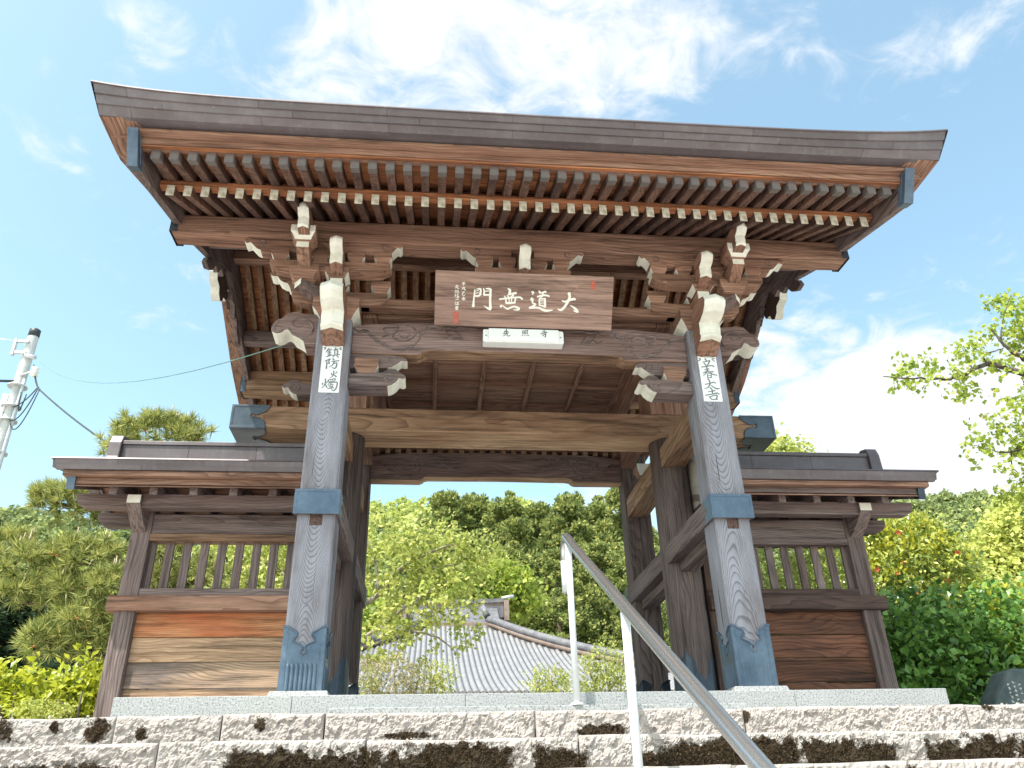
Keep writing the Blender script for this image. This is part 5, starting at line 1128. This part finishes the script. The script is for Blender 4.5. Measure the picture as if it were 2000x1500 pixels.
def leafy(root, blobs, ntw, per, size, mat, r, T=LT, shell=.55, droop=.25, upn=.8, n_obj=0, name='crown', spread=1.4, kind=None, cull=None):
    """twigs with leaves along them; the leaves nearest the viewer become parts of their own"""
    P, D = blob_pts(blobs, ntw, r, shell)
    tw = nrm_(D+r.normal(0, .45, D.shape)+np.array([0, 0, .25])); L_ = size*r.uniform(1.5, 3.2, ntw)
    t = r.uniform(0, 1, (ntw, per)); pos = (P[:, None]+tw[:, None]*(L_[:, None, None]*t[..., None])).reshape(-1, 3)
    pos += r.normal(0, size*.35, pos.shape)
    d = nrm_(np.repeat(tw, per, 0)*.7+r.normal(0, spread*.6, pos.shape)+np.array([0, 0, -droop]))
    n = nrm_(r.normal(0, .55, pos.shape)+np.repeat(D, per, 0)*.5+np.array([0, 0, upn])); s = size*r.uniform(.6, 1.2, len(pos))
    if cull is not None:
        keep = cull(pos); pos, d, n, s = pos[keep], d[keep], n[keep], s[keep]
    if n_obj:
        dist = np.linalg.norm(pos-np.array(CAM), axis=1); o_ = np.argsort(dist)[:n_obj]; m_ = np.ones(len(pos), bool); m_[o_] = False
        me = np_mesh('leaf', T*1.0, LF, mat); x, y, z = frames(d[o_], n[o_])
        for i, j in enumerate(o_):
            o = bpy.data.objects.new('leaf', me); link(o, root); q = s[j]
            o.matrix_local = Matrix(((x[i][0]*q, y[i][0]*q, z[i][0]*q, pos[j][0]), (x[i][1]*q, y[i][1]*q, z[i][1]*q, pos[j][1]), (x[i][2]*q, y[i][2]*q, z[i][2]*q, pos[j][2]), (0, 0, 0, 1)))
        pos, d, n, s = pos[m_], d[m_], n[m_], s[m_]; kind = 'stuff'
    scatter(name, T, LF, pos, d, n, s, mat, root, kind)
    return P, tw
def root_of(name, label, cat, group=None, loc=(0, 0, 0)):
    o = thing(name, label, cat, group, loc); o.matrix_world = Matrix.Identity(4); return o
def pxblob(u, v, Y, r, ry=None, flat_=1.0):
    p = at(u, v, Y); k = mpp(p); return (p, (r*k, (ry or r)*k, r*k*flat_))
def limb(pts, r0, r1):
    q = smooth_path(pts, 4) if len(pts) > 2 else [Vector(p) for p in pts]; n = len(q)
    rr_ = [r0+(r1-r0)*i/(n-1) for i in range(n)]
    q = [p+Vector((rng.normal(0, r0*.25), rng.normal(0, r0*.25), rng.normal(0, r0*.15)))*(0 < i < n-1) for i, p in enumerate(q)]
    return q, rr_
r = np.random.default_rng(11)
# --- pine trained into pads, left of the gate
pine = root_of('pine_tree', 'dark pine with padded tufts of long needles behind the left wall', 'pine tree')
PADS = [(pxblob(310, 862, 4.2, 108, 75, .5), 150), (pxblob(240, 885, 4.2, 40, 40, .6), 30), (pxblob(150, 985, 3.8, 70, 60, .55), 62), (pxblob(95, 975, 3.8, 38, 40, .7), 28), (pxblob(215, 1005, 3.9, 50, 50, .5), 36),
        (pxblob(60, 1115, 3.6, 85, 70, .6), 80), (pxblob(170, 1100, 3.6, 80, 70, .6), 80), (pxblob(225, 1150, 3.4, 55, 60, .7), 50), (pxblob(30, 1165, 3.5, 60, 60, .5), 46), (pxblob(140, 1165, 3.5, 70, 60, .6), 60),
        (pxblob(170, 1225, 3.4, 75, 60, .6), 66), (pxblob(95, 1255, 3.3, 58, 50, .5), 50), (pxblob(190, 1270, 3.5, 50, 50, .6), 34), (pxblob(330, 1090, 4.3, 60, 60, .6), 40), (pxblob(395, 1130, 4.3, 60, 60, .7), 40), (pxblob(300, 1150, 4.2, 60, 60, .7), 40), (pxblob(20, 1060, 3.7, 50, 50, .5), 30)]
tp, td, bd, cn = [], [], [], []
for (c, rad), n in PADS:
    n = int(n*1.35)
    d = nrm_(r.normal(0, 1, (n, 3))+np.array([0, -.25, .45])); q = r.uniform(.55, 1.0, n)[:, None]
    p = np.array(c)+d*np.array(rad)*q; tp.append(p); td.append(nrm_(d*.8+np.array([0, 0, .5])+r.normal(0, .35, (n, 3))))
    top = p[d[:, 2] > .45]; k = max(1, int(len(top)*.2)); cn += list(top[:k]); bd += list(p[r.choice(n, max(1, n//14))])
tp, td = np.vstack(tp), np.vstack(td); NN = 44
cd = np.repeat(td, NN, 0); nd = nrm_(cd*r.uniform(.15, 1.0, (len(cd), 1))+r.normal(0, .62, cd.shape)+np.array([0, 0, .12]))
NT_ = np.array([(-.042, 0, 0), (.042, 0, 0), (0, 1, -.03)], np.float32); NF = np.array([(0, 1, 2)])
vd = nrm_(np.array(CAM)-np.repeat(tp, NN, 0)); 
scatter('crown', NT_, NF, np.repeat(tp, NN, 0), nd, nrm_(vd*.6+r.normal(0, .5, vd.shape)), r.uniform(.10, .17, len(nd)), L['pine'], pine, 'stuff')
mb = MB()
tb_ = at(400, 1400, 4.6); tb_ = Vector((tb_.x, 4.6, -.15))
hub = at(330, 1180, 4.5)
q, rr_ = limb([tb_, tb_+Vector((-.1, 0, .8)), hub, at(300, 1010, 4.5), at(310, 880, 4.3)], .13, .05); mb.tube(q, rr_, 8)
mb.build('trunk', M['bark'], pine)
for (c, rad), n in PADS[1:]:
    a = q[min(len(q)-1, max(3, int(len(q)*min(.95, max(.1, (c.z+.1)/4.2)))))]
    p, s_ = limb([a, a.lerp(c, .45)+Vector((0, 0, .12)), c+Vector((0, 0, -rad[2]*.3))], .045, .015); bb = MB().tube(p, s_, 6)
    for _ in range(5):
        e = Vector(c)+Vector((r.uniform(-.8, .8)*rad[0], r.uniform(-.8, .8)*rad[1], r.uniform(-.3, .4)*rad[2])); bb.tube(limb([p[-4], e], .012, .006)[0], [.012, .006], 5)
    bb.build('branch', M['bark'], pine)
cm = MB().tube([(0, 0, 0), (0, 0, .5), (0, 0, 1)], [.010, .011, .005], 6).mesh('candle'); cm.materials.append(M['candle'])
for p in cn:
    o = bpy.data.objects.new('candle', cm); link(o, pine); o.location = tuple(p); o.rotation_euler = (r.normal(0, .03), r.normal(0, .03), 0); o.scale = (.75, .75, r.uniform(.10, .21))
bm_ = MB()
for k in range(5):
    a = k*1.256; bm_.add([(math.cos(a)*.018+x*.013, math.sin(a)*.018+y*.013, z*.02) for x, y, z in ((1,0,0),(-1,0,0),(0,1,0),(0,-1,0),(0,0,1),(0,0,-1))], [(0,2,4),(2,1,4),(1,3,4),(3,0,4),(2,0,5),(1,2,5),(3,1,5),(0,3,5)])
bme = bm_.mesh('cone_cluster'); bme.materials.append(M['bud'])
for p in bd:
    o = bpy.data.objects.new('cone_cluster', bme); link(o, pine); dv = (np.array(CAM)-p); dv /= np.linalg.norm(dv); o.location = tuple(p+dv*.05); o.scale = (.62,)*3
# --- bright low shrubs at the left foot of the wall
sh = root_of('shrub', 'bright yellow green shrub left of the wall end post', 'shrub')
leafy(sh, [pxblob(165, 1345, 1.65, 34, 34), pxblob(135, 1380, 1.6, 34, 34), pxblob(195, 1375, 1.65, 26, 26)], 300, 6, .078, L['yellow'], r, n_obj=130, name='foliage')
MB().tube([at(150, 1410, 1.0), at(160, 1350, 1.0)], [.012, .005], 5).tube([at(140, 1410, 1.0), at(120, 1370, .95)], [.012, .005], 5).build('stem', M['bark'], sh)
sh = root_of('shrub', 'yellow green shrub at the left edge above the stone steps', 'shrub')
leafy(sh, [pxblob(20, 1368, 1.2, 36, 34), pxblob(62, 1384, 1.1, 30, 30), pxblob(-40, 1360, 1.2, 45, 40)], 330, 6, .078, L['yellow'], r, n_obj=130, name='foliage')
MB().tube([at(20, 1415, 1.0), at(30, 1350, 1.0)], [.012, .005], 5).tube([at(10, 1415, 1.0), at(-10, 1360, .95)], [.012, .005], 5).build('stem', M['bark'], sh)
wd = root_of('weeds', 'low pale green weeds between the two yellow shrubs', 'weeds')
leafy(wd, [pxblob(95, 1392, .8, 35, 25, .5), pxblob(60, 1398, .8, 30, 25, .5), pxblob(120, 1350, 1.6, 25, 25)], 260, 6, .03, L['lime'], r, name='foliage', kind='stuff')
# --- hedge, camellia and monument at the right
hg = root_of('hedge', 'clipped dark green hedge of glossy leaves right of the gate', 'hedge')
HB = [((3.75+.36*i, 2.35, .30+.32*k), (.32, .50, .30)) for i in range(8) for k in range(3)]
HB = [b for b in HB if b[0][2] < .8 or b[0][0] < 5.75] + [((3.62, 2.2, .25+.3*k), (.16, .3, .26)) for k in range(3)]
leafy(hg, HB, 2500, 5, .092, L['hedge'], r, T=LT*np.array([1.35, 1, 1], np.float32), shell=.8, droop=.1, n_obj=300, name='foliage', upn=.6, cull=lambda p: (p[:, 2] > -.1))
mb = MB()
for i in range(12): p = Vector((3.6+.24*i, 2.35, -.12)); mb.tube([p, p+Vector((r.uniform(-.1, .1), r.uniform(-.1, .1), .5)), p+Vector((r.uniform(-.2, .2), r.uniform(-.2, .1), 1.0))], [.018, .012, .005], 5)
mb.build('stem', M['bark'], hg)
h2 = root_of('shrub', 'sunlit yellow green shrub behind the far right end of the hedge', 'shrub')
leafy(h2, [pxblob(1985, 1215, 2.6, 45, 40), pxblob(2040, 1230, 2.6, 60, 40), pxblob(1950, 1195, 2.9, 30, 30), pxblob(2010, 1280, 2.2, 40, 30)], 520, 5, .085, L['yellow'], r, n_obj=60, name='foliage')
ca = root_of('camellia_bush', 'rounded camellia bush with yellow new leaves and red flowers behind the hedge', 'camellia')
CB_ = [pxblob(1790, 1125, 4.0, 100, 90), pxblob(1740, 1090, 3.9, 60, 60), pxblob(1840, 1120, 3.9, 62, 60), pxblob(1780, 1080, 4.0, 62, 60), pxblob(1870, 1160, 4.0, 42, 45), pxblob(1730, 1160, 3.8, 60, 60), pxblob(1660, 1120, 4.3, 70, 60)]
leafy(ca, CB_, 2100, 5, .082, L['camellia'], r, shell=.72, n_obj=200, name='foliage')
P, D = blob_pts([(c, tuple(q*1.05 for q in rad)) for c, rad in CB_], 950, r, .9); up_ = D[:, 2] > .15; P, D = P[up_], D[up_]
n = len(P); pos = np.repeat(P, 6, 0)+r.normal(0, .035, (n*6, 3)); 
scatter('new_growth', LT, LF, pos, nrm_(np.repeat(D, 6, 0)*.4+r.normal(0, .4, pos.shape)+np.array([0, 0, .8])), nrm_(r.normal(0, 1, pos.shape)), r.uniform(.05, .085, len(pos)), L['camellia_new'], ca, 'stuff')
mb = MB()
for k in range(7): p = Vector((5.3+.12*k, 4.1, -.12)); mb.tube([p, p+Vector((r.uniform(-.3, .3), r.uniform(-.2, .2), .9)), p+Vector((r.uniform(-.6, .6), r.uniform(-.3, .3), 1.8))], [.025, .017, .006], 5)
mb.build('stem', M['bark'], ca)
fm = MB()
for k in range(6):
    a = k*1.047; c_, s_ = math.cos(a), math.sin(a); fm.add([(0, 0, 0), (c_*.03-s_*.02, s_*.03+c_*.02, .014), (c_*.05, s_*.05, .005), (c_*.03+s_*.02, s_*.03-c_*.02, .014)], [(0, 3, 2, 1)])
fm = fm.mesh('flower'); fm.materials.append(M['flower'])
for u, v in ((1766, 1098), (1713, 1112), (1791, 1156), (1752, 1120), (1730, 1176), (1912, 1191), (1900, 1150), (1850, 1134), (1755, 1040), (1690, 1130), (1870, 1080)):
    o = bpy.data.objects.new('flower', fm); link(o, ca); p = at(u, v, 3.25+.25*r.uniform(0, 1)); o.location = p; o.rotation_euler = (CAM-p).to_track_quat('Z', 'Y').to_euler(); o.scale = (r.uniform(.45, .75),)*3
gs = root_of('shrub', 'green shrub seen through the lattice of the right wall', 'shrub')
leafy(gs, [pxblob(1560, 1100, 3.4, 75, 60), pxblob(1500, 1120, 3.4, 60, 60), pxblob(1620, 1130, 3.4, 60, 60), pxblob(1560, 1200, 3.4, 90, 60)], 900, 5, .065, L['lime'], r, name='foliage', kind='stuff')
mb = MB()
for k in range(4): p = Vector((2.4+.25*k, 3.4, -.12)); mb.tube([p, p+Vector((.05, 0, .6)), p+Vector((.1, 0, 1.3))], [.02, .014, .006], 5)
mb.build('stem', M['bark'], gs)
# stone monument
mo = root_of('stone_monument', 'dark rounded natural stone with white carved writing beside the hedge', 'monument')
prof = [(-.36, -.14), (-.345, -.02), (-.27, .10), (-.19, .19), (-.135, .265), (-.06, .30), (.05, .30), (.16, .27), (.30, .20), (.42, .08), (.47, -.14)]
mcx = at(1962, 1340, 1.0).x+.16; o = MB().prism([(x+mcx, z+.055) for x, z in prof], .95, 1.22, 'y').build('boulder', flat('dark_slate_stone', (.045, .062, .065), (.095, .115, .115), 7, .55, .35, bstr=.4, bdist=.01, fine=60), mo, .05, seg=4)
mb = MB(); 
for i in range(11):
    for j in range(9):
        x = mcx-.16+.050*i; z = .255-.034*j-.018*i*(i < 4)
        lo_ = -.12+.9*max(0, (mcx-.02-x)); 
        if z < lo_ or x > mcx+.36 or (i+j*3) % 11 == 0: continue
        for _ in range(4):
            a = r.choice([0, math.pi/2, .7, -.7]); c_, s_ = math.cos(a)*.0095, math.sin(a)*.0095; ox, oz = r.uniform(-.007, .007, 2); w = .0016
            mb.add([(x+ox-c_-s_*w/.0095*1.0, .9478, z+oz-s_+c_*w/.0095), (x+ox-c_+s_*w/.0095, .9478, z+oz-s_-c_*w/.0095), (x+ox+c_+s_*w/.0095, .9478, z+oz+s_-c_*w/.0095), (x+ox+c_-s_*w/.0095, .9478, z+oz+s_+c_*w/.0095)], [(0, 1, 2, 3)])
mb.build('inscription', M['gilt'], mo)
# --- spring tree with lime leaves seen through the gate
lm = root_of('maple_tree', 'lime green leafy tree with pale branches seen through the gate opening', 'tree')
LB = [(760,1110,60),(850,1085,55),(900,1120,52),(930,1085,40),(740,1040,38),(810,1170,60),(740,1255,45),(885,1175,42),(880,1258,20),(918,1245,18),(835,1285,20),(780,1225,40),(640,1100,80),(560,1090,80),(500,1085,70),(440,1110,60),(600,1200,80),(860,1040,25),(800,1060,40)]
leafy(lm, [pxblob(u, v, 8+r.uniform(-.6, .6), q*1.02, q) for u, v, q in LB], 1700, 7, .088, L['lime'], r, T=ROUND, shell=.35, droop=.35, n_obj=150, name='foliage')
mb = MB(); t0 = Vector((at(560, 1100, 8).x, 8, -.15)); p1 = at(600, 1230, 8)
q, rr_ = limb([t0, t0.lerp(p1, .6), p1, at(640, 1130, 8)], .13, .06); mb.tube(q, rr_, 8).build('trunk', M['bark_pale'], lm)
for path, a, b in (([p1, at(690, 1190, 8), at(740, 1160, 8), at(780, 1115, 7.9), at(850, 1075, 7.8), at(920, 1060, 7.8)], .07, .012), ([p1, at(690, 1252, 7.9), at(740, 1225, 7.8), at(800, 1180, 7.7), at(880, 1130, 7.7)], .055, .01),
                   ([at(740, 1225, 7.8), at(800, 1232, 7.6), at(855, 1245, 7.6), at(890, 1275, 7.6)], .03, .008), ([at(740, 1160, 8), at(730, 1080, 8), at(700, 1020, 8)], .03, .008), ([at(780, 1115, 7.9), at(840, 1110, 7.9), at(900, 1100, 7.9)], .025, .008),
                   ([p1, at(560, 1130, 8), at(480, 1080, 8)], .06, .012), ([at(640, 1130, 8), at(650, 1060, 8)], .05, .015)):
    q, rr_ = limb(path, a, b); MB().tube(q, rr_, 7).build('branch', M['bark_pale'], lm)
for lab, mat, bl, sz, n in (('pale dry looking shrub under the lime tree by the hall roof', 'dry', [(770,1325,42),(720,1320,30),(820,1335,35)], .05, 420), ('small leafy shrub with pale stems before the hall roof', 'lime', [(862,1325,25),(845,1340,25),(710,1345,30)], .055, 200),
                            ('small yellow green bush right of the hall roof centre', 'lime', [(1075,1332,28),(1050,1345,25),(1105,1345,25)], .05, 260), ('small young tree with fresh leaves beyond the handrail', 'lime', [(1180,1300,38),(1150,1320,30),(1215,1310,30),(1190,1345,40)], .055, 420)):
    g = root_of('shrub', lab, 'shrub', 'shrubs behind the gate'); leafy(g, [pxblob(u, v, 7.0, q, q) for u, v, q in bl], n, 6, sz, L[mat], r, name='foliage', shell=.3, kind='stuff')
    mb = MB(); b0 = at(bl[0][0], bl[0][1], 7.0); b0.z = -.12
    for u, v, q in bl: e = at(u, v-q*.5, 7.0); mb.tube(limb([b0, b0.lerp(e, .5)+Vector((.03, 0, .05)), e], .03, .008)[0], .014, 5)
    mb.build('stem', M['bark_pale'], g)
# --- tree at the right whose branches reach into the picture
bt = root_of('plum_tree', 'branches with fresh yellow green leaves reaching in at the upper right against the sky', 'tree')
BB = [(1790,713,26),(1765,735,20),(1820,735,18),(1880,738,26),(1887,772,18),(1900,690,22),(1875,700,18),(1925,645,22),(1958,602,24),(1985,612,22),(1990,660,26),(1945,700,22),(1970,735,18),(1900,862,22),(1930,850,24),(1972,822,32),(1990,862,26),(1945,905,12),(1985,930,26),(1962,925,10),(1985,780,10),(1905,880,14),(2040,640,60),(2050,760,50),(2060,880,60),(2030,950,40),(1990,985,30)]
leafy(bt, [pxblob(u, v, 3+r.uniform(-.3, .3), q*.82, q*.82) for u, v, q in BB], 520, 8, .080, L['plum'], r, T=ROUND, shell=.2, droop=.5, n_obj=300, name='foliage')
tx = Vector((8.3, 3.2, -.15)); mb = MB(); q, rr_ = limb([tx, tx+Vector((.05, 0, 1.6)), at(2140, 790, 3.1), at(2110, 640, 3.1)], .16, .06); mb.tube(q, rr_, 9).build('trunk', M['bark'], bt)
c0 = at(2140, 790, 3.1)
for path, a, b in (([c0, at(2060, 745, 3), at(2000, 730, 3), at(1960, 717, 3), at(1930, 712, 3), at(1900, 722, 3), at(1872, 738, 3), at(1830, 741, 3), at(1790, 740, 3), at(1725, 735, 3)], .055, .006), ([c0, at(2040, 715, 3), at(1990, 695, 3), at(1955, 668, 3), at(1935, 640, 3)], .05, .008),
                   ([at(1955, 668, 3), at(1960, 620, 3), at(1975, 575, 3)], .014, .004), ([at(1930, 712, 3), at(1920, 695, 3), at(1945, 685, 3), at(1960, 680, 3)], .014, .006), ([c0, at(2060, 850, 3), at(2000, 873, 3), at(1965, 884, 3), at(1942, 880, 3)], .035, .006), ([at(1975, 880, 3), at(1976, 910, 3), at(1990, 925, 3)], .010, .004),
                   ([at(1942, 880, 3), at(1915, 872, 3), at(1890, 868, 3)], .006, .003), ([at(1900, 722, 3), at(1890, 700, 3), at(1880, 680, 3)], .010, .004), ([at(1872, 738, 3), at(1885, 775, 3)], .008, .003)):
    q, rr_ = limb(path, a, b); MB().tube(q, rr_, 7).build('branch', M['bark'], bt)
# --- trees in the middle distance
def big_tree(name, lab, cat, blobs, n, size, mat, seed, group=None, trunk=None):
    rr = np.random.default_rng(seed); g = root_of(name, lab, cat, group)
    P, D = blob_pts(blobs, n//30, rr, .75); c = np.repeat(P, 30, 0)+rr.normal(0, 1, (n//30*30, 3))*size*2.2*np.array([1, 1, .7]); dd = np.repeat(D, 30, 0)
    scatter('crown', CARD, CF, c, rr.normal(0, 1, c.shape), nrm_(dd+rr.normal(0, .5, c.shape)+np.array([0, 0, .5])), size*rr.uniform(.6, 1.3, len(c)), L[mat], g)
    ctr = sum((Vector(b[0]) for b in blobs), Vector())/len(blobs); base = Vector((ctr.x, ctr.y, -.2)) if trunk is None else Vector(trunk)
    mb = MB(); q, r_ = limb([base, base.lerp(ctr, .5), ctr], .25, .1); mb.tube(q, r_, 8)
    for b in blobs[:6]: mb.tube(limb([base.lerp(ctr, .7), Vector(b[0])], .1, .03)[0], [.1, .03], 6)
    mb.build('trunk', M['bark'], g); return g
big_tree('broadleaf_tree', 'large bright yellow green tree at the right edge beyond the hedge', 'tree', [pxblob(u, v, 30, q, q) for u, v, q in ((1985,1070,60),(1950,1110,42),(2030,1050,80),(1975,1140,55),(2040,1160,80),(1925,1080,18))], 16000, .24, 'bright', 21)
big_tree('broadleaf_tree', 'low orange tinted tree below the bright tree at the right edge', 'tree', [pxblob(u, v, 24, q, q) for u, v, q in ((1950,1170,35),(1985,1190,45),(2030,1200,60),(1925,1185,22))], 9000, .18, 'lime', 22)
big_tree('broadleaf_tree', 'green tree top showing above the right wall roof', 'tree', [pxblob(u, v, 15, q, q) for u, v, q in ((1518,890,30),(1500,910,35),(1550,920,40))], 4500, .12, 'lime', 23)
big_tree('broadleaf_tree', 'mid green tree between the lime tree and the cedars behind the hall roof', 'tree', [pxblob(u, v, 30, q, q) for u, v, q in ((940,1150,45),(985,1140,35),(900,1170,50),(1010,1170,30))], 9000, .20, 'plum', 24)
big_tree('broadleaf_tree', 'green tree left of the temple hall roof behind the lime tree', 'tree', [pxblob(u, v, 28, q, q) for u, v, q in ((730,1260,50),(690,1220,60),(780,1230,40))], 9000, .20, 'plum', 25)
# cedars
def cedar_mesh(seed, H=20., RR=3.5, nt=170, per=150, mat='cedar'):
    rr = np.random.default_rng(seed); h = rr.uniform(.12, 1.0, nt)**.85; rad = RR*np.minimum(1, (1-h)*1.75+.04)**.75*np.minimum(1, .55+h*1.3)
    a = rr.uniform(0, 6.283, nt); k = rr.uniform(.70, 1.05, nt)*(1+.22*np.sin(a*3+h*11)); c = np.stack([np.cos(a)*rad*k, np.sin(a)*rad*k, h*H*.985], 1)
    tr = rr.uniform(.55, 1.15, nt)*(1.15-.5*h); d = nrm_(rr.normal(0, 1, (nt, per, 3))+np.array([0, 0, .35])+.55*np.stack([np.cos(a), np.sin(a), a*0], 1)[:, None])
    pos = (c[:, None]+d*tr[:, None, None]*rr.uniform(.6, 1.05, (nt, per, 1))*np.array([1, 1, .85])).reshape(-1, 3); dd = d.reshape(-1, 3)
    o = scatter('crown', CARD*np.array([.55, 1, 1], np.float32), CF, pos, nrm_(dd+rr.normal(0, .45, dd.shape)+np.array([0, 0, .35])), nrm_(rr.normal(0, 1, dd.shape)+dd*.4), rr.uniform(.20, .36, len(pos)), L[mat])
    me = o.data; bpy.data.objects.remove(o); return me
CM = [cedar_mesh(s) for s in (31, 32, 33)]; tm = MB().tube([(0, 0, -.5), (0, 0, 8), (0, 0, 18)], [.38, .26, .05], 8).mesh('trunk'); tm.materials.append(M['bark'])
def cedar(u, v, Y, k, lab, wide=1.0, meshes=CM, zb=0.0):
    top = at(u, v, Y); s_ = (top.z-zb)/20.0
    g = thing('cedar_tree', lab, 'cedar', 'tall cedars behind the temple hall' if meshes is CM else 'dark conifers at the left edge', (top.x, Y, zb)); g.rotation_euler = (0, 0, k*1.9); g.scale = (s_*wide, s_*wide, s_)
    for nm, me in (('crown', meshes[k % len(meshes)]), ('trunk', tm)): link(bpy.data.objects.new(nm, me), g)
CED = [(870,962,50,1.0,'leftmost tall cedar on the skyline seen through the gate'),(928,968,51,1.0,'second cedar from the left on the skyline through the gate'),(988,962,49,1.0,'broad topped cedar at the middle of the skyline through the gate'),(1050,985,52,1.0,'cedar behind the gap left of the handrail top'),(1112,966,50,1.0,'cedar right above the bent top of the handrail'),(1163,972,52,1.0,'cedar above the sloping handrail near the right post'),(1212,952,48,1.05,'cedar partly behind the right rear post of the gate'),
       (905,1050,43,1.0,'lower cedar in front at the left of the cedar stand'),(1000,1060,42,1.05,'lower cedar rising behind the hall ridge'),(1085,1075,40,1.1,'lower cedar just left of the first rail post'),(1165,1060,41,1.05,'lower cedar between the two rail posts'),(1235,1080,40,1.0,'lower cedar beside the right rear post')]
for k, (u, v, Y, w, lab) in enumerate(CED): cedar(u, v, Y, k, lab, w*(1.05 if v < 1000 else 1.15))
DM = [cedar_mesh(s, nt=200, mat='conifer_shade') for s in (41, 42)]
for k, (u, v, Y, lab) in enumerate(((-40, 1110, 24, 'dark conifer at the very left edge behind the pine'), (35, 1140, 25, 'dark conifer behind the lower pads of the pine'), (110, 1160, 26, 'dark conifer behind the middle of the pine'), (190, 1165, 25, 'dark conifer behind the right side of the pine'))): cedar(u, v, Y, k, lab, 1.7, DM)
# wooded hills
RA = np.array([-1.8,-1.2,-.8,-.6,-.53,-.50,-.47,-.38,-.28,-.15,-.058,.0,.05,.10,.16,.26,.40,.52,.61,.70,.76,.82,.95,1.2,1.8]); RZ = np.array([.20,.24,.30,.335,.345,.352,.348,.322,.32,.345,.365,.368,.365,.366,.360,.33,.31,.33,.36,.382,.385,.376,.35,.3,.24])
def hill_z(a, D):
    zr = (np.interp(a, RA, RZ)-.014)*175-.67; t = np.clip((D-48)/127, 0, 1.0); s_ = t**1.25
    z = zr*s_; z = np.where(D > 175, zr-(D-175)*.12, z); return z-.3+1.6*fbm(a*60*D/100, D*.08, 3, 3)*np.clip((D-60)/60, 0, 1)
av = np.linspace(-1.8, 1.8, 110); Dv = np.concatenate([np.linspace(46, 175, 40), np.linspace(185, 420, 10)]); A, DD = np.meshgrid(av, Dv); Zh = hill_z(A, DD)
mb = MB(); mb.grid([[(CAM.x+A[i, j]*DD[i, j], CAM.y+DD[i, j], float(Zh[i, j])) for j in range(A.shape[1])] for i in range(A.shape[0])], True)
tag(mb.build('hill', flat('forest_floor', (.03, .05, .02), (.07, .09, .035), .2, .95, .1)), kind='structure')
def dome(seed, n=95, cone=False):
    rr = np.random.default_rng(seed); d = nrm_(rr.normal(0, 1, (n, 3))+np.array([0, 0, .45])); d[:, 2] = np.abs(d[:, 2])*1.0-.12
    k = 1+.25*np.sin(d[:, 0]*5+seed)*np.cos(d[:, 1]*6); p = d*k[:, None]*rr.uniform(.75, 1.0, (n, 1))
    if cone: p[:, 2] *= 1.8; p[:, :2] *= (1.15-.55*np.clip(p[:, 2:3]/1.6, 0, 1))
    T = CARD*.34; x, y, z = frames(rr.normal(0, 1, d.shape), nrm_(d+rr.normal(0, .45, d.shape)+np.array([0, 0, .3])))
    s = rr.uniform(.7, 1.35, n)[:, None, None]; return (p[:, None]+s*(T[None, :, 0:1]*x[:, None]+T[None, :, 1:2]*y[:, None]+T[None, :, 2:3]*z[:, None])).reshape(-1, 3)
TPL = [dome(50+i) for i in range(5)]+[dome(60+i, cone=True) for i in range(3)]
rr = np.random.default_rng(77); zones = [(-.80, -.36, 950), (-.36, -.12, 300), (-.12, .34, 900), (.34, .55, 260), (.55, .98, 1500)]
Vs = []; ids = []
for a0, a1, n in zones:
    a = rr.uniform(a0, a1, n); D = 60+118*rr.uniform(0, 1, n)**.75; z = hill_z(a, D); sz = rr.uniform(1.5, 2.9, n)*(.55+.45*D/175)
    fresh = fbm(a*9, D*.05, 9, 2)+rr.normal(0, .35, n)+(.35 if a0 == -.12 else -.1)
    for i in range(n):
        con = rr.uniform() < (.28 if fresh[i] < .2 else .05); t = TPL[rr.integers(5, 8) if con else rr.integers(0, 5)]
        c_, s_ = math.cos(a[i]*50), math.sin(a[i]*50); Rm = np.array([[c_, -s_, 0], [s_, c_, 0], [0, 0, 1]]); k = sz[i]*(.75 if con else 1)
        Vs.append(t@Rm.T*k+np.array([CAM.x+a[i]*D[i], CAM.y+D[i], z[i]+k*.25])); ids.append(1 if fresh[i] > .45 and not con else 0)
me = np_mesh('forest', np.vstack(Vs), np.arange(sum(len(v) for v in Vs)).reshape(-1, 4), [L['hill'], L['hill2']], False, np.repeat(ids, [len(v)//4 for v in Vs]))
fo = link(bpy.data.objects.new('forest', me)); tag(fo, 'wooded hillside of mixed green trees behind the gate', 'forest', kind='stuff')
